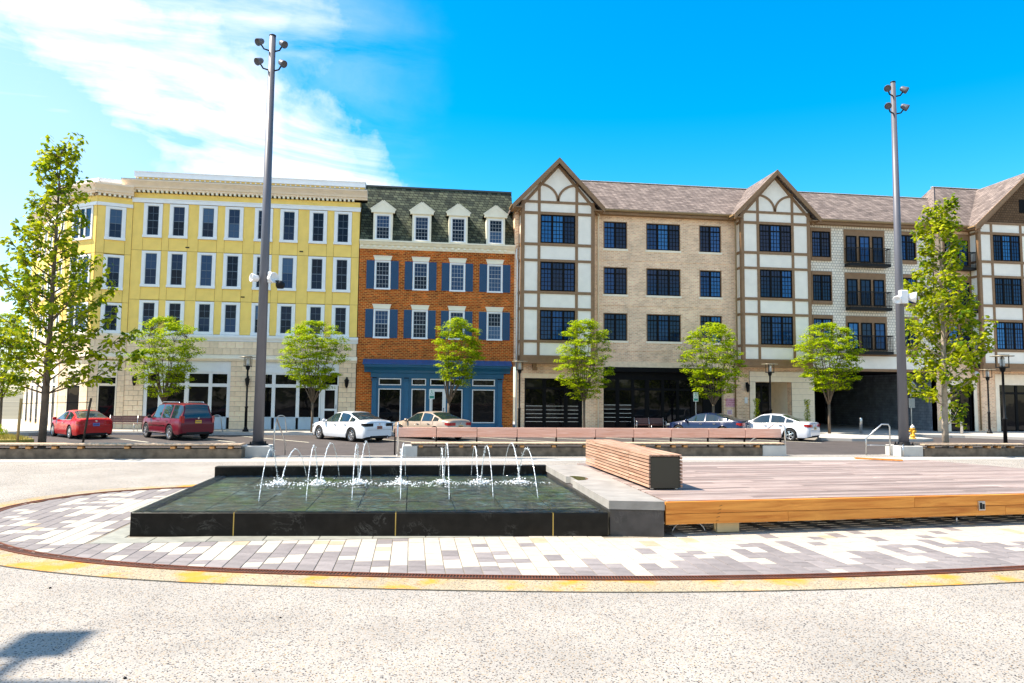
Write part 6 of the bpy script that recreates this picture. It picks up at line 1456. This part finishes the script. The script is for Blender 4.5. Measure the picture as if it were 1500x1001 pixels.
    for c in wb:
        for s in (1, -1):
            m = MB(); cy = s*(W-.115); prof = [(wr_*.66,-.10),(wr_*.94,-.10),(wr_,-.06),(wr_,.06),(wr_*.94,.10),(wr_*.70,.10),(wr_*.66,.0)]
            q = Vector((0,0,1)).rotation_difference(Vector((0,s,0))).to_matrix(); m.lathe(prof, 28); m.v = [tuple(Vector((c, cy, wr_))+q@Vector(v)) for v in m.v]
            wo = part(t, 'wheel', m, tyre_m, world=False)
            rm = MB(); rm.lathe([(wr_*.66,-.02),(wr_*.70,.085),(wr_*.64,.098),(wr_*.60,.07),(wr_*.60,-.01)], 28)
            for k_ in range(wheel_style):
                a = 2*pi*k_/wheel_style
                for da in (-.13, .13) if wheel_style <= 7 else (0,):
                    rm.bar((0+.03*cos(a), .03*sin(a), .085), (wr_*.64*cos(a+da), wr_*.64*sin(a+da), .075), .045, .03)
            rm.lathe([(.06,.06),(.055,.10),(.02,.105)], 12); rm.v = [tuple(Vector((c, cy, wr_))+q@Vector(v)) for v in rm.v]
            part(wo, 'rim', rm, rim_m, world=False)
            br = MB(); br.lathe([(wr_*.60,-.03),(wr_*.60,.0)], 20); br.v = [tuple(Vector((c, cy, wr_))+q@Vector(v)) for v in br.v]; part(wo, 'brake', br, car_dark, world=False)
    # lamps
    zl = interp(belt, -h+.1)-.06; dz = .09
    def pw_(x): return W*interp(plan, x)
    for s in (1, -1):
        lam = MB(); xs2 = [-h-.004, -h+.02, -h+.06, -h+.12, -h+.2, -h+.3] if kind != 'suv' else [-h-.004, -h+.02, -h+.06, -h+.12]
        lo, hi = ((zl-dz, zl+dz*.7) if kind != 'suv' else (.86, 1.20)); o = 0; yin = (.42 if kind != 'suv' else .72)*W
        pts = [(-h-.006, yin)]+[(x, pw_(x)*1.0+.006) for x in xs2]
        for i, (x, y) in enumerate(pts):
            kk = 1 if i < len(pts)-2 else .55; lam.v += [(x, s*y, lo+(hi-lo)*(1-kk)*.6), (x, s*y, hi)]
        for i in range(len(pts)-1): lam.f.append((2*i, 2*i+2, 2*i+3, 2*i+1)); lam.sm.append(True)
        part(t, 'tail_light', lam, (car_dark if dark_lamps else lamp_red), world=False)
        hl = MB(); pts = [(h-.05, W*.42), (h-.10, pw_(h-.10)+.004), (h-.22, pw_(h-.22)+.006), (h-.45, pw_(h-.45)+.006)]
        for i, (x, y) in enumerate(pts): hl.v += [(x, s*y, .60+.02*i), (x, s*y, .72+.02*i)]
        for i in range(3): hl.f.append((2*i, 2*i+2, 2*i+3, 2*i+1)); hl.sm.append(True)
        part(t, 'headlight', hl, M('headlamp', (.6, .62, .65), .1, metal=.5), world=False)
        zz = interp(belt, .85); mm = MB().lathe([(.05,-.02),(.085,.02),(.085,.10),(.05,.14)], 10, (0,0,0)); mm.v = [(.88+v_[0]*.9, s*(W+.04)+v_[1]*1.1, zz+.02+v_[2]*1.) for v_ in mm.v]; mm.bar((.9, s*(W-.08), zz+.02), (.88, s*(W+.03), zz+.05), .05, .03)
        part(t, 'mirror', mm, paint if kind != 'suv' else car_dark, world=False)
        # door seams, handles, sill line
        sm_ = MB(); y_ = s*(W+.0015)
        dx = [wins[-1][1]+.08, wins[-1][0]-.05]+([wins[0][1]-.06+.0] if len(wins) == 3 else [])
        for x in dx: sm_.bar((x, s*(W*.97), clear+.10), (x, s*(W+.001), clear+.34), .008, .006).bar((x, s*(W+.001), clear+.34), (x, s*W*.952, interp(belt, x)), .008, .006)
        part(t, 'door_gap', sm_, seam_m, world=False)
        for x in ([wins[-1][0]+.10]+([wins[-2][0]+.12] if len(wins) > 2 else [])):
            part(t, 'door_handle', MB().bar((x, s*(W*.985+.012), interp(belt, x)-.12), (x+.17, s*(W*.985+.012), interp(belt, x)-.12), .024, .03), chrome if kind != 'suv' else paint, world=False)
    part(t, 'bumper_gap', MB().box(-h-.003, -h+.0, -W*.78, W*.78, .60, .608).box(-h-.0025, -h, -W*.62, W*.62, zl+.10, zl+.108), seam_m, world=False)
    part(t, 'lower_valance', MB().bbox(-h-.004, -h+.02, -W*.60, W*.60, clear+.02, clear+.12, .005), car_dark, world=False)
    pz = .72 if kind != 'suv' else .92
    po = part(t, 'number_plate', MB().bbox(-h-.022, -h-.004, -.15, .15, pz-.075, pz+.075, .003), M('plate_%d' % int(plate[0]*100+plate[2]*10), plate, .4, var=.03), world=False)
    m = MB()
    for k_ in range(6): m.box(-h-.0235, -h-.0225, .11-.04*k_-.012, .11-.04*k_+.012, pz-.03, pz+.03)
    part(po, 'plate_characters', m, M('plate_ink', (.03, .04, .12), .5), world=False)
    part(t, 'badge', MB().tube([(-h-.004, 0, pz+.17), (-h-.016, 0, pz+.17)], .045, 12), chrome, world=False)
    if kind != 'suv': part(t, 'exhaust', MB().tube([(-h+.1, -.5, clear+.02), (-h-.03, -.5, clear+.02)], .035, 10), chrome, world=False)
    if kind == 'suv':
        for s in (1, -1):
            part(t, 'roof_rail', MB().tube([(-1.7, s*.60, Hh+.0), (-1.6, s*.60, Hh+.06), (.2, s*.60, Hh+.05), (.35, s*.60, Hh-.02)], .018, 8), chrome, world=False)
            part(t, 'running_board', MB().bbox(wb[0]+ra+.02, wb[1]-ra-.02, min(s*(W-.05), s*(W+.05)), max(s*(W-.05), s*(W+.05)), clear, clear+.06, .01), chrome, world=False)
            part(t, 'side_moulding', MB().bar((wb[0]+ra+.02, s*(W+.008), .70), (wb[1]-ra-.02, s*(W+.008), .70), .018, .05), chrome, world=False)
    return t
A = radians(130.5)
def on_line(fx, fy_): return (fx, fy_)
white_pearl = M('white_car_paint', (.74, .75, .77), .25, var=.01, coat=1.); gold = M('gold_car_paint', (.42, .32, .24), .3, metal=.2, var=.02, coat=.4)
red_p = M('red_car_paint', (.42, .002, .004), .3, var=.02, coat=.25, spec=.3); burg = M('burgundy_car_paint', (.13, .001, .012), .28, var=.02, coat=.25, spec=.3)
navy = M('navy_car_paint', (.006, .014, .055), .25, var=.02, coat=.5, spec=.4); silver_w = M('silver_white_car_paint', (.66, .67, .72), .22, var=.01, coat=1.)
hx, hy_ = cos(A), sin(A)
car('bright red coupe parked behind the tall left tree with a blue number plate', 'coupe_car', (-16.85, 39.75, Z_ROAD), A, red_p, 'coupe', 4.58, 1.74, 1.40, (.10, .14, .40), wheel_style=14)
car('burgundy wagon with chrome trim and a yellow number plate', 'suv_car', (-11.9, 38.9, Z_ROAD), A, burg, 'suv', 4.90, 1.90, 1.80, (.80, .45, .03), wheel_style=6)
car('white sedan with seven spoke wheels parked left of the gold sedan', 'sedan_car', (-3.10, 37.75, Z_ROAD), A, white_pearl, 'sedan', 4.85, 1.86, 1.47, (.30, .10, .04), wheel_style=7, dark_lamps=True)
car('gold beige sedan parked between the white sedan and the pink timber backrest', 'sedan_car', (1.0, 39.0, Z_ROAD), A, gold, 'sedan', 4.75, 1.82, 1.46, (.65, .40, .12), wheel_style=10)
car('dark navy sedan with red tail lamps parked beside the silver white sedan', 'sedan_car', (17.35, 40.6, Z_ROAD), A, navy, 'sedan', 4.95, 1.86, 1.44, (.6, .6, .5), wheel_style=5)
car('silver white sedan with star spoke wheels at the right end of the pink backrest', 'sedan_car', (20.4, 38.75, Z_ROAD), A, silver_w, 'sedan', 4.85, 1.85, 1.47, (.62, .58, .45), wheel_style=5)
# a far belt of trees behind the viewer, seen only in the windows' reflections
rw = random.Random(77); lw_ = []
for i in range(9000):
    x = rw.uniform(-90, 110); top = 9+3.5*sin(x*.11)+2*sin(x*.37+1)+1.2*sin(x*.9)
    z = top*(1-rw.random()**1.6) if rw.random() < .7 else rw.uniform(0, top)
    lw_.append((Vector((x, -62+rw.uniform(-4, 4), z)), rw.uniform(.9, 1.9), rv(rw), rv(rw)))
o = bpy.data.objects.new('far_wood', leaf_mesh('far_wood', lw_, leaf_t)); COL.objects.link(o); o['kind'] = 'stuff'
